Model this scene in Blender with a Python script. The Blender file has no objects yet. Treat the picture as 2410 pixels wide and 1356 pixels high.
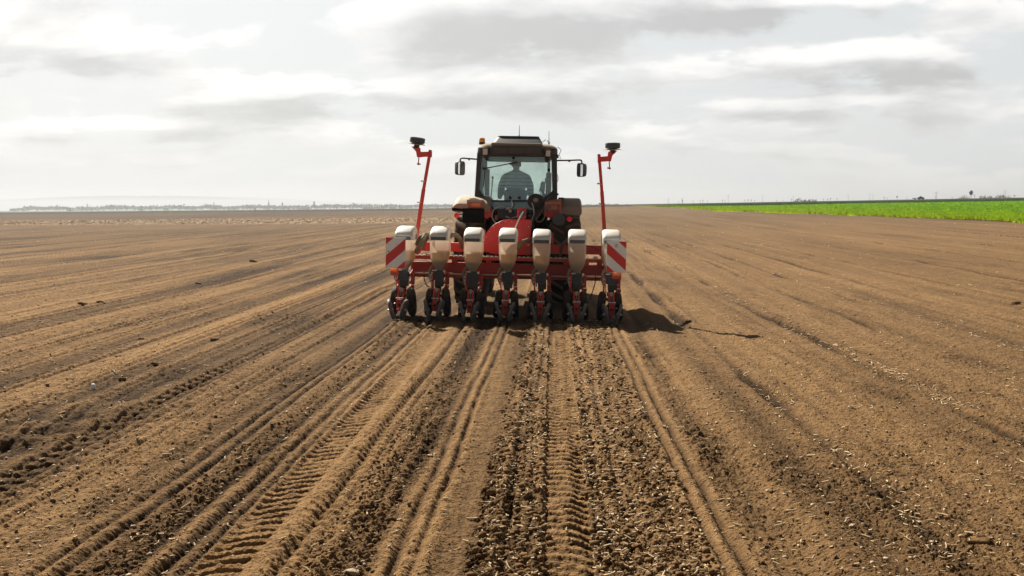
import bpy, bmesh, math, random
import numpy as np
from mathutils import Vector, Matrix, Quaternion

random.seed(7)
R = math.radians
sc = bpy.context.scene
COL = sc.collection

# ---------------------------------------------------------------- camera
FPX, CX, CY = 2343.0, 1205.0, 678.0
cam_d = bpy.data.cameras.new("camera")
cam_d.sensor_width = 36.0
cam_d.lens = 36.0 * FPX / 2410.0
cam_d.clip_start = 0.1
cam_d.clip_end = 30000.0
cam = bpy.data.objects.new("camera", cam_d)
COL.objects.link(cam)
CAM = (Matrix.Translation((0, 0, 1.77)) @ Matrix.Rotation(R(2.346), 4, 'Z')
       @ Matrix.Rotation(R(90 - 4.646), 4, 'X') @ Matrix.Rotation(R(-0.38), 4, 'Z'))
cam.matrix_world = CAM
sc.camera = cam

# ---------------------------------------------------------------- light and exposure
sc.view_settings.view_transform = 'Standard'
sc.view_settings.look = 'None'
sc.view_settings.gamma = 1.0
sc.view_settings.exposure = 1.0
SUN_DIR = Vector((0.62, -1.0, -1.0)).normalized()          # the way the light travels
sun_d = bpy.data.lights.new("sun", 'SUN')
sun_d.energy = 5.0
sun_d.angle = R(0.55)
sun_d.color = (1.0, 0.93, 0.82)
sun = bpy.data.objects.new("sun", sun_d)
COL.objects.link(sun)
sun.rotation_euler = SUN_DIR.to_track_quat('-Z', 'Y').to_euler()
sun.location = (-20, 30, 40)

CLOUD_AT = (4.278, 19.159, 0.0)
BANKS = ((0.0132, 0.1904, 0.1793, 0.0299, 0.2),
         (-0.439, 0.1634, 0.0896, 0.0192, 0.15),
         (-0.2118, 0.1178, 0.1451, 0.0145, 0.12),
         (0.3235, 0.1412, 0.128, 0.0154, 0.13),
         (0.0424, 0.1261, 0.128, 0.0154, 0.12),
         (0.1884, 0.1038, 0.1793, 0.0085, 0.08),
         (-0.5033, 0.0879, 0.0598, 0.0085, 0.09),
         (-0.3896, 0.0868, 0.0512, 0.0077, 0.09),
         (0.2487, 0.2012, 0.0811, 0.012, 0.14),
         (0.282, 0.1703, 0.1408, 0.0145, -0.16),
         (-0.2276, 0.1772, 0.064, 0.0213, -0.02),
         (-0.2881, 0.153, 0.0854, 0.0107, -0.05))
world = bpy.data.worlds.new("World")
sc.world = world
world.use_nodes = True


def world_nodes():
    nt = world.node_tree
    n, l = nt.nodes, nt.links
    n.clear()

    def N(t, **kw):
        x = n.new(t)
        for k, v in kw.items():
            setattr(x, k, v)
        return x

    def math_(op, a, b=None, c=None, clamp=False):
        m = N('ShaderNodeMath', operation=op, use_clamp=clamp)
        for i, v in enumerate((a, b, c)):
            if v is None:
                continue
            if isinstance(v, (int, float)):
                m.inputs[i].default_value = v
            else:
                l.new(v, m.inputs[i])
        return m.outputs[0]

    def ramp(v, a, b, c, d, kind='SMOOTHSTEP'):
        m = N('ShaderNodeMapRange', interpolation_type=kind)
        l.new(v, m.inputs[0])
        for i, q in enumerate((a, b, c, d)):
            m.inputs[i + 1].default_value = q
        return m.outputs[0]

    tc = N('ShaderNodeTexCoord')
    sky = N('ShaderNodeTexSky', sky_type='NISHITA', sun_disc=False)
    sky.sun_elevation = R(40)
    sky.sun_rotation = R(-30)
    sky.dust_density = 3.0
    sep = N('ShaderNodeSeparateXYZ')
    l.new(tc.outputs['Generated'], sep.inputs[0])
    z = math_('MAXIMUM', sep.outputs[2], 0.0)
    k = math_('DIVIDE', 1.0, math_('ADD', z, 0.24))
    px = math_('MULTIPLY', sep.outputs[0], k)
    py = math_('MULTIPLY', sep.outputs[1], k)
    comb = N('ShaderNodeCombineXYZ')
    l.new(px, comb.inputs[0])
    l.new(py, comb.inputs[1])

    def noise(off, scale, detail, rough, dist=0.0, mul=1.0, sx=1.0):
        mp = N('ShaderNodeMapping')
        l.new(comb.outputs[0], mp.inputs[0])
        mp.inputs['Location'].default_value = off
        mp.inputs['Scale'].default_value = (mul * sx, mul, mul)
        t = N('ShaderNodeTexNoise')
        t.inputs['Scale'].default_value = scale
        t.inputs['Detail'].default_value = detail
        t.inputs['Roughness'].default_value = rough
        t.inputs['Distortion'].default_value = dist
        l.new(mp.outputs[0], t.inputs['Vector'])
        return t.outputs[0]
    O = CLOUD_AT
    S1 = 1.9
    big = noise(O, S1, 10, 0.55, 0.25, 1.0, 0.8)
    up1 = noise(O, S1, 10, 0.55, 0.25, 0.955, 0.8)           # the field a little higher in the sky
    up2 = noise(O, S1, 4, 0.5, 0.25, 0.90, 0.8)
    wisp = noise((4.0, 9.0, 0.0), 3.4, 7, 0.6, 0.4, 1.0, 0.6)
    # the larger cloud banks of this sky: (bearing tan, height tan, half-widths, weight)
    yy = math_('MAXIMUM', sep.outputs[1], 0.05)
    u = math_('DIVIDE', sep.outputs[0], yy)
    v = math_('DIVIDE', sep.outputs[2], yy)
    uv = N('ShaderNodeCombineXYZ')
    l.new(u, uv.inputs[0])
    l.new(math_('MULTIPLY', v, 2.0), uv.inputs[1])
    heap = N('ShaderNodeTexNoise')
    heap.inputs['Scale'].default_value = 9.0
    heap.inputs['Detail'].default_value = 9
    heap.inputs['Roughness'].default_value = 0.58
    l.new(uv.outputs[0], heap.inputs['Vector'])
    heap = heap.outputs[0]
    wob = math_('MULTIPLY', math_('SUBTRACT', wisp, 0.5), 0.05)
    v = math_('ADD', v, math_('MULTIPLY', wob, 0.5))
    u = math_('ADD', u, wob)
    ahead = ramp(sep.outputs[1], 0.1, 0.4, 0.0, 1.0)

    def banks(dv):
        tot = None
        for (cu, cv, wu, wv, w) in BANKS:
            q = math_('ADD', math_('POWER', math_('ABSOLUTE', math_('MULTIPLY', math_('SUBTRACT', u, cu), 1 / wu)), 2.0),
                      math_('POWER', math_('ABSOLUTE', math_('MULTIPLY', math_('SUBTRACT', v, cv - dv), 1 / wv)), 2.0))
            e = math_('MULTIPLY', math_('EXPONENT', math_('MULTIPLY', q, -1.0)), w)
            tot = e if tot is None else math_('ADD', tot, e)
        return math_('MULTIPLY', tot, ahead)
    b0 = banks(0.0)
    b1 = banks(0.016)
    puff = math_('ADD', math_('MULTIPLY', math_('SUBTRACT', wisp, 0.5), 0.06), math_('MULTIPLY', math_('SUBTRACT', heap, 0.5), 0.60))
    dens = math_('ADD', math_('ADD', big, puff), b0)
    cover = ramp(dens, 0.43, 0.55, 0.0, 1.0)
    thick = ramp(math_('ADD', math_('ADD', math_('ADD', math_('MULTIPLY', big, 0.5), math_('MULTIPLY', up2, 0.5)), b1), math_('MULTIPLY', puff, 0.7)), 0.45, 0.67, 0.0, 1.0)
    rim = ramp(math_('SUBTRACT', math_('ADD', math_('ADD', big, b0), math_('MULTIPLY', puff, 0.35)), math_('ADD', up1, b1)), -0.02, 0.11, 0.0, 1.0)
    # brightness of the cloud sheet round the sky: white towards the sun, duller overhead and behind
    dot = N('ShaderNodeVectorMath', operation='DOT_PRODUCT')
    l.new(tc.outputs['Generated'], dot.inputs[0])
    dot.inputs[1].default_value = (-SUN_DIR.x, -SUN_DIR.y, -SUN_DIR.z)
    glow = ramp(dot.outputs['Value'], 0.62, 0.93, 0.0, 1.0)
    elev = ramp(z, 0.24, 0.55, 1.0, 0.0)
    front = ramp(sep.outputs[1], -0.6, 0.5, 0.36, 1.0)
    base = math_('MULTIPLY', math_('ADD', math_('MULTIPLY', elev, 0.54), 0.09), front)
    lit = math_('ADD', base, math_('MULTIPLY', rim, 0.15))
    lit = math_('SUBTRACT', lit, math_('MULTIPLY', thick, 0.22))
    open_ = math_('MULTIPLY', base, 0.92)
    cl = N('ShaderNodeMix', data_type='FLOAT')
    l.new(cover, cl.inputs[0])
    l.new(open_, cl.inputs[2])
    l.new(lit, cl.inputs[3])
    lit = math_('ADD', cl.outputs[0], math_('MULTIPLY', glow, 0.07))
    hor = ramp(z, 0.005, 0.095, 1.0, 0.0)                      # the thick pale air low down evens the clouds out
    pale = math_('MULTIPLY', 0.575, ramp(sep.outputs[1], -0.5, 0.5, 1.3, 1.0))
    lum = N('ShaderNodeMix', data_type='FLOAT')
    l.new(math_('MULTIPLY', hor, 0.80), lum.inputs[0])
    l.new(lit, lum.inputs[2])
    l.new(pale, lum.inputs[3])
    tint = N('ShaderNodeMix', data_type='RGBA')
    l.new(math_('ADD', math_('MULTIPLY', cover, 0.45), ramp(lum.outputs[0], 0.5, 0.95, 0.0, 0.55)), tint.inputs[0])
    tint.inputs[6].default_value = (0.94, 0.98, 1.0, 1)
    tint.inputs[7].default_value = (1.0, 0.968, 0.935, 1)
    bgc = N('ShaderNodeBackground')
    l.new(tint.outputs[2], bgc.inputs[0])
    l.new(math_('MULTIPLY', lum.outputs[0], 0.71), bgc.inputs[1])
    bgs = N('ShaderNodeBackground')
    l.new(sky.outputs[0], bgs.inputs[0])
    bgs.inputs[1].default_value = 0.05
    fac = math_('MAXIMUM', math_('ADD', math_('MULTIPLY', cover, 0.06), 0.90), hor)
    fac = math_('MINIMUM', fac, 0.97)
    mix = N('ShaderNodeMixShader')
    l.new(fac, mix.inputs[0])
    l.new(bgs.outputs[0], mix.inputs[1])
    l.new(bgc.outputs[0], mix.inputs[2])
    out = N('ShaderNodeOutputWorld')
    l.new(mix.outputs[0], out.inputs[0])


world_nodes()

# ---------------------------------------------------------------- frames: camera rays, machine frame, terrain
MX, MY, ROLL = -0.748, 15.3, R(1.5)
MACH = Matrix.Translation((MX, MY, 0.0)) @ Matrix.Rotation(ROLL, 4, 'Y')
MACH_I = MACH.inverted()


def ray(px, py):
    d = CAM.to_3x3() @ Vector(((px - CX) / FPX, (CY - py) / FPX, -1.0))
    return CAM.translation.copy(), d


def at(px, py, y):
    o, d = ray(px, py)
    t = (y - o.y) / d.y
    return o + d * t


def L(px, py, D):
    """machine-frame point seen at a photo pixel at distance D"""
    o, d = ray(px, py)
    o = MACH_I @ o
    d = MACH_I.to_3x3() @ d
    t = (D - MY - o.y) / d.y
    return o + d * t


def sstep(a, b, x):
    t = np.clip((x - a) / (b - a), 0, 1)
    return t * t * (3 - 2 * t)


YC = 340.0
T_K = np.array([-3.0, -0.56, -0.107, 0.077, 0.235, 0.474, 0.7, 3.0])
E_K = np.array([-6.0, -5.6, -1.9, 4.5, 8.2, 14.5, 17.0, 17.0])


def T(x, y):
    x = np.asarray(x, float)
    y = np.asarray(y, float)
    t = x / np.maximum(y, 5.0)
    e = np.interp(t, T_K, E_K)
    e = (e + np.interp(t - .03, T_K, E_K) + np.interp(t + .03, T_K, E_K)) / 3
    zc = 1.77 + e / FPX * YC
    s = np.clip((y - 20) / (YC - 20), 0, 1)
    s = np.where(y > YC, 1 - sstep(YC, 900, y), s)
    q = np.clip((y - 12) / 16, 0, 1)
    s = np.where(y < 28, (8.0 / (YC - 20)) * q ** 2, s)
    tilt = -math.tan(ROLL) * 7 * np.tanh((x - MX) / 7) * (1 - sstep(25, 130, y))
    und = 0.05 * np.sin(x * 0.11 + 1.0) * np.sin(y * 0.07) * sstep(20, 60, y) * (1 - sstep(150, 300, y))
    return zc * s + tilt + und


def ground_hit(px, py):
    o, d = ray(px, py)
    lo = None
    y = 3.0
    while y < 6000:
        p = o + d * ((y - o.y) / d.y)
        if p.z < float(T(p.x, p.y)):
            break
        lo = y
        y *= 1.01
    for _ in range(25):
        m = (lo + y) / 2
        p = o + d * ((m - o.y) / d.y)
        if p.z < float(T(p.x, p.y)):
            y = m
        else:
            lo = m
    return p


# ---------------------------------------------------------------- materials
def new_mat(name):
    m = bpy.data.materials.new(name)
    m.use_nodes = True
    nt = m.node_tree
    return m, nt, nt.nodes['Principled BSDF'], nt.nodes['Material Output']


DUST = (0.32, 0.225, 0.125)


def mat(name, col, rough=0.5, metal=0.0, dust=0.0, var=0.12, vscale=9.0, spec=0.5, bump=0.0, coat=0.0, film=None):
    """paint / plastic / metal with uneven colour and soil dust that settles on upward faces"""
    m, nt, b, out = new_mat(name)
    n, l = nt.nodes, nt.links
    b.inputs['Roughness'].default_value = rough
    b.inputs['Metallic'].default_value = metal
    b.inputs['Specular IOR Level'].default_value = spec
    b.inputs['Coat Weight'].default_value = coat
    tc = n.new('ShaderNodeTexCoord')
    no = n.new('ShaderNodeTexNoise')
    no.inputs['Scale'].default_value = vscale
    no.inputs['Detail'].default_value = 6
    no.inputs['Roughness'].default_value = 0.65
    l.new(tc.outputs['Object'], no.inputs['Vector'])
    hsv = n.new('ShaderNodeMix')
    hsv.data_type = 'RGBA'
    hsv.inputs[6].default_value = tuple(c * (1 - var) for c in col) + (1,)
    hsv.inputs[7].default_value = tuple(min(1, c * (1 + var)) for c in col) + (1,)
    l.new(no.outputs[0], hsv.inputs[0])
    cur = hsv.outputs[2]
    if dust > 0:
        geo = n.new('ShaderNodeNewGeometry')
        sp = n.new('ShaderNodeSeparateXYZ')
        l.new(geo.outputs['Normal'], sp.inputs[0])
        mr = n.new('ShaderNodeMapRange')
        l.new(sp.outputs[2], mr.inputs[0])
        mr.inputs[1].default_value = -0.1
        mr.inputs[2].default_value = 0.9
        mr.inputs[3].default_value = (film if film is not None else 0.25) * dust
        mr.inputs[4].default_value = dust
        no2 = n.new('ShaderNodeTexNoise')
        no2.inputs['Scale'].default_value = 5.0
        no2.inputs['Detail'].default_value = 8
        no2.inputs['Roughness'].default_value = 0.7
        l.new(tc.outputs['Object'], no2.inputs['Vector'])
        mr2 = n.new('ShaderNodeMapRange')
        l.new(no2.outputs[0], mr2.inputs[0])
        mr2.inputs[1].default_value = 0.3
        mr2.inputs[2].default_value = 0.65
        mr2.inputs[3].default_value = 0.35
        mr2.inputs[4].default_value = 1.0
        mu = n.new('ShaderNodeMath')
        mu.operation = 'MULTIPLY'
        mu.use_clamp = True
        l.new(mr.outputs[0], mu.inputs[0])
        l.new(mr2.outputs[0], mu.inputs[1])
        mx = n.new('ShaderNodeMix')
        mx.data_type = 'RGBA'
        l.new(mu.outputs[0], mx.inputs[0])
        l.new(cur, mx.inputs[6])
        mx.inputs[7].default_value = DUST + (1,)
        cur = mx.outputs[2]
        ro = n.new('ShaderNodeMapRange')
        l.new(mu.outputs[0], ro.inputs[0])
        ro.inputs[3].default_value = rough
        ro.inputs[4].default_value = 0.95
        l.new(ro.outputs[0], b.inputs['Roughness'])
    l.new(cur, b.inputs['Base Color'])
    if bump:
        bp = n.new('ShaderNodeBump')
        bp.inputs['Strength'].default_value = bump
        bp.inputs['Distance'].default_value = 0.01
        nb = n.new('ShaderNodeTexNoise')
        nb.inputs['Scale'].default_value = 60
        nb.inputs['Detail'].default_value = 5
        l.new(tc.outputs['Object'], nb.inputs['Vector'])
        l.new(nb.outputs[0], bp.inputs['Height'])
        l.new(bp.outputs[0], b.inputs['Normal'])
    return m


def glass_mat(name, tint, dirt_sheen_col, dirt_sheen, rough=0.02):
    m, nt, b, out = new_mat(name)
    n, l = nt.nodes, nt.links
    tr = n.new('ShaderNodeBsdfTransparent')
    tr.inputs[0].default_value = tint + (1,)
    gl = n.new('ShaderNodeBsdfGlossy')
    gl.inputs['Roughness'].default_value = rough
    gl.inputs['Color'].default_value = (0.9, 1, 0.98, 1)
    fr = n.new('ShaderNodeFresnel')
    fr.inputs[0].default_value = 1.5
    mix = n.new('ShaderNodeMixShader')
    l.new(fr.outputs[0], mix.inputs[0])
    l.new(tr.outputs[0], mix.inputs[1])
    l.new(gl.outputs[0], mix.inputs[2])
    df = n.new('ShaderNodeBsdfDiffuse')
    df.inputs[0].default_value = dirt_sheen_col + (1,)  # film of dirt that also paints reflected sky onto the pane
    tc = n.new('ShaderNodeTexCoord')
    no = n.new('ShaderNodeTexNoise')
    no.inputs['Scale'].default_value = 3.0
    no.inputs['Detail'].default_value = 9
    no.inputs['Roughness'].default_value = 0.7
    l.new(tc.outputs['Object'], no.inputs['Vector'])
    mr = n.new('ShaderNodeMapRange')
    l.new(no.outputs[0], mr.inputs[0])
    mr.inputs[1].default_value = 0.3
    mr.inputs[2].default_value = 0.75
    mr.inputs[3].default_value = dirt_sheen * 0.5
    mr.inputs[4].default_value = dirt_sheen * 1.6
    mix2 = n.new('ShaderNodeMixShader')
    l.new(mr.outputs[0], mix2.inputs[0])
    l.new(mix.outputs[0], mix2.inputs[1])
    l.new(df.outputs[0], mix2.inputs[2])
    l.new(mix2.outputs[0], out.inputs[0])
    return m


def plastic_shell(name, col, clear):
    """translucent hopper plastic: lets some of what is inside show, glows when lit from behind"""
    m, nt, b, out = new_mat(name)
    n, l = nt.nodes, nt.links
    tc = n.new('ShaderNodeTexCoord')
    no = n.new('ShaderNodeTexNoise')
    no.inputs['Scale'].default_value = 7.0
    no.inputs['Detail'].default_value = 7
    l.new(tc.outputs['Object'], no.inputs['Vector'])
    mx = n.new('ShaderNodeMix')
    mx.data_type = 'RGBA'
    l.new(no.outputs[0], mx.inputs[0])
    mx.inputs[6].default_value = tuple(c * 0.86 for c in col) + (1,)
    mx.inputs[7].default_value = tuple(min(1, c * 1.08) for c in col) + (1,)
    l.new(mx.outputs[2], b.inputs['Base Color'])
    b.inputs['Roughness'].default_value = 0.45
    tl = n.new('ShaderNodeBsdfTranslucent')
    l.new(mx.outputs[2], tl.inputs[0])
    a = n.new('ShaderNodeMixShader')
    a.inputs[0].default_value = 0.6
    l.new(b.outputs[0], a.inputs[1])
    l.new(tl.outputs[0], a.inputs[2])
    tr = n.new('ShaderNodeBsdfTransparent')
    tr.inputs[0].default_value = (1, 0.95, 0.86, 1)
    c = n.new('ShaderNodeMixShader')
    c.inputs[0].default_value = clear
    l.new(a.outputs[0], c.inputs[1])
    l.new(tr.outputs[0], c.inputs[2])
    l.new(c.outputs[0], out.inputs[0])
    return m


def leaf_mat(name, c1, c2, trans=0.4, scale=0.6):
    m, nt, b, out = new_mat(name)
    n, l = nt.nodes, nt.links
    tc = n.new('ShaderNodeTexCoord')
    no = n.new('ShaderNodeTexNoise')
    no.inputs['Scale'].default_value = scale
    no.inputs['Detail'].default_value = 6
    no.inputs['Roughness'].default_value = 0.7
    l.new(tc.outputs['Object'], no.inputs['Vector'])
    mr = n.new('ShaderNodeMapRange')
    l.new(no.outputs[0], mr.inputs[0])
    mr.inputs[1].default_value = 0.33
    mr.inputs[2].default_value = 0.67
    mx = n.new('ShaderNodeMix')
    mx.data_type = 'RGBA'
    l.new(mr.outputs[0], mx.inputs[0])
    mx.inputs[6].default_value = c1 + (1,)
    mx.inputs[7].default_value = c2 + (1,)
    df = n.new('ShaderNodeBsdfDiffuse')
    tl = n.new('ShaderNodeBsdfTranslucent')
    l.new(mx.outputs[2], df.inputs[0])
    l.new(mx.outputs[2], tl.inputs[0])
    ms = n.new('ShaderNodeMixShader')
    ms.inputs[0].default_value = trans
    l.new(df.outputs[0], ms.inputs[1])
    l.new(tl.outputs[0], ms.inputs[2])
    l.new(ms.outputs[0], out.inputs[0])
    return m


M = {
    'red': mat('red_paint', (0.66, 0.014, 0.009), 0.38, dust=0.42, var=0.2, film=0.16, coat=0.1),
    'fan_red': mat('fan_red_paint', (0.66, 0.012, 0.012), 0.4, dust=0.10, var=0.12, film=0.2),
    'dark_red': mat('dull_red_paint', (0.38, 0.014, 0.010), 0.5, dust=0.40, var=0.25, film=0.05),
    'orange_red': mat('orange_red_paint', (0.66, 0.030, 0.012), 0.42, dust=0.2, var=0.1, film=0.08),
    'black': mat('black_plastic', (0.010, 0.010, 0.011), 0.5, dust=0.25, var=0.3, film=0.05),
    'pitch': mat('matt_black', (0.004, 0.004, 0.004), 0.9, var=0.1, spec=0.05),
    'charcoal': mat('charcoal_plastic', (0.045, 0.045, 0.046), 0.55, dust=0.14, var=0.2, film=0.15),
    'meter': mat('meter_grey', (0.020, 0.028, 0.038), 0.5, dust=0.12, var=0.3, film=0.2),
    'slate': mat('slate_lid_edge', (0.075, 0.08, 0.095), 0.6, dust=0.15, var=0.1, film=0.4),
    'white': mat('white_plastic', (0.80, 0.76, 0.69), 0.42, dust=0.42, var=0.08, film=0.45),
    'shell': plastic_shell('hopper_plastic', (0.92, 0.83, 0.70), 0.42),
    'seed': mat('seed_grain', (0.15, 0.085, 0.035), 0.9, var=0.35, vscale=90, bump=0.8),
    'seed_dust': plastic_shell('seed_dusting', (0.66, 0.43, 0.20), 0.12),
    'rubber': mat('tyre_rubber', (0.008, 0.008, 0.008), 0.8, dust=0.25, var=0.3, film=0.03, spec=0.25, bump=0.4),
    'press_rubber': mat('press_wheel_rubber', (0.085, 0.087, 0.092), 0.5, dust=0.45, var=0.25, film=0.12, bump=0.3),
    'lug': mat('dusty_tyre_lug', (0.085, 0.062, 0.042), 0.85, dust=0.3, var=0.5, vscale=4, film=0.4, spec=0.25),
    'steel': mat('bare_steel', (0.55, 0.53, 0.50), 0.35, metal=0.85, dust=0.3, var=0.15),
    'zinc': mat('zinc_fittings', (0.62, 0.60, 0.55), 0.45, metal=0.5, dust=0.15, var=0.1),
    'roof_tan': mat('dusty_roof', (0.13, 0.105, 0.08), 0.6, dust=0.9, var=0.1, film=0.15),
    'roof_dark': mat('roof_plastic', (0.016, 0.014, 0.013), 0.5, dust=0.3, var=0.2, film=0.05),
    'hatch': mat('hatch_slate', (0.030, 0.033, 0.038), 0.55, var=0.15),
    'fender': mat('dusty_fender', (0.36, 0.275, 0.205), 0.55, dust=0.65, var=0.12, film=0.4),
    'fender_grey': mat('grey_fender', (0.20, 0.165, 0.13), 0.6, dust=0.55, var=0.15, film=0.3),
    'amber': mat('amber_lens', (0.75, 0.16, 0.01), 0.25, var=0.12, vscale=20, dust=0.12),
    'lens_dark': mat('dark_red_lens', (0.16, 0.02, 0.008), 0.25, var=0.3, vscale=14, dust=0.15),
    'fender_red': mat('dusty_red_fender', (0.42, 0.10, 0.065), 0.5, dust=0.75, var=0.2, film=0.25),
    'lens_red': mat('red_lens', (0.42, 0.035, 0.012), 0.25, var=0.25, vscale=14, dust=0.2),
    'beacon': mat('beacon_orange', (1.0, 0.34, 0.010), 0.3, var=0.08),
    'reflector': mat('red_reflector', (1.0, 0.018, 0.018), 0.35, var=0.05),
    'lamp': mat('lamp_glass', (0.62, 0.50, 0.44), 0.25, dust=0.3, film=0.8),
    'sign_red': mat('sign_red', (0.68, 0.014, 0.014), 0.42, var=0.12, dust=0.12, film=0.5),
    'sign_white': mat('sign_white', (0.90, 0.91, 0.92), 0.5, var=0.1, dust=0.15, film=0.5),
    'hose': mat('dusty_hose', (0.16, 0.125, 0.085), 0.75, dust=0.5, var=0.2, film=0.4),
    'cable': mat('black_cable', (0.02, 0.018, 0.017), 0.6, dust=0.3, var=0.2),
    'grey_cable': mat('grey_cable', (0.42, 0.38, 0.33), 0.6, var=0.15),
    'cloth': mat('seat_cloth', (0.008, 0.009, 0.012), 0.95, var=0.3, vscale=40),
    'liner': mat('cab_liner', (0.10, 0.12, 0.13), 0.9, var=0.15),
    'skin': mat('skin', (0.42, 0.24, 0.16), 0.55, var=0.08),
    'hair': mat('dark_hair', (0.05, 0.045, 0.04), 0.7, var=0.3, vscale=60),
    'trousers': mat('trousers', (0.03, 0.035, 0.05), 0.9, var=0.15),
    'brown': mat('brown_panel', (0.22, 0.13, 0.08), 0.6, var=0.2),
    'mirror': mat('mirror_glass', (0.85, 0.85, 0.85), 0.03, metal=1.0, var=0.02),
    'screen_back': mat('pale_device', (0.30, 0.40, 0.42), 0.5, var=0.1),
    'rim': mat('wheel_rim', (0.40, 0.35, 0.30), 0.5, dust=0.5, var=0.1),
    'glass': glass_mat('cab_glass', (0.92, 1.0, 0.97), (0.36, 0.54, 0.58), 0.25),  # blue-green film colour stands in for sky reflection, lifting the dark cab
    'glass2': glass_mat('windscreen_glass', (0.965, 1.0, 0.985), (0.2, 0.25, 0.25), 0.02),
    'wall': mat('pale_render', (0.72, 0.70, 0.66), 0.9, var=0.06, vscale=0.4),
    'tile': mat('roof_tile', (0.30, 0.16, 0.11), 0.9, var=0.15, vscale=0.5),
    'metal_roof': mat('pale_metal_roof', (0.62, 0.62, 0.62), 0.6, var=0.05, vscale=0.3),
    'stone': mat('church_stone', (0.22, 0.23, 0.24), 0.9, var=0.1, vscale=0.3),
    'bark': mat('bark', (0.08, 0.06, 0.045), 0.9, var=0.2, vscale=2),
    'pole': mat('grey_pole', (0.28, 0.27, 0.26), 0.8, var=0.1),
    'leaf': leaf_mat('leaves', (0.03, 0.055, 0.02), (0.11, 0.15, 0.055), 0.3, 0.5),
    'leaf_dark': leaf_mat('dark_leaves', (0.02, 0.045, 0.015), (0.05, 0.09, 0.03), 0.25, 0.5),
    'leaf_dry': leaf_mat('bare_twigs', (0.14, 0.12, 0.085), (0.26, 0.23, 0.16), 0.3, 0.5),
    'far_leaf': leaf_mat('far_leaves', (0.02, 0.04, 0.025), (0.09, 0.12, 0.07), 0.3, 0.03),
}


def stripe_cloth():
    m, nt, b, out = new_mat('striped_pullover')
    n, l = nt.nodes, nt.links
    tc = n.new('ShaderNodeTexCoord')
    wv = n.new('ShaderNodeTexWave')
    wv.wave_type = 'BANDS'
    wv.bands_direction = 'Z'
    wv.inputs['Scale'].default_value = 4.6
    wv.inputs['Distortion'].default_value = 0.6
    wv.inputs['Detail'].default_value = 2
    l.new(tc.outputs['Object'], wv.inputs['Vector'])
    cr = n.new('ShaderNodeValToRGB')
    cr.color_ramp.elements[0].position = 0.15
    cr.color_ramp.elements[0].color = (0.24, 0.33, 0.40, 1)
    cr.color_ramp.elements[1].position = 0.4
    cr.color_ramp.elements[1].color = (0.62, 0.76, 0.84, 1)
    l.new(wv.outputs[0], cr.inputs[0])
    l.new(cr.outputs[0], b.inputs['Base Color'])
    b.inputs['Roughness'].default_value = 0.95
    return m


M['pullover'] = stripe_cloth()


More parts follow.
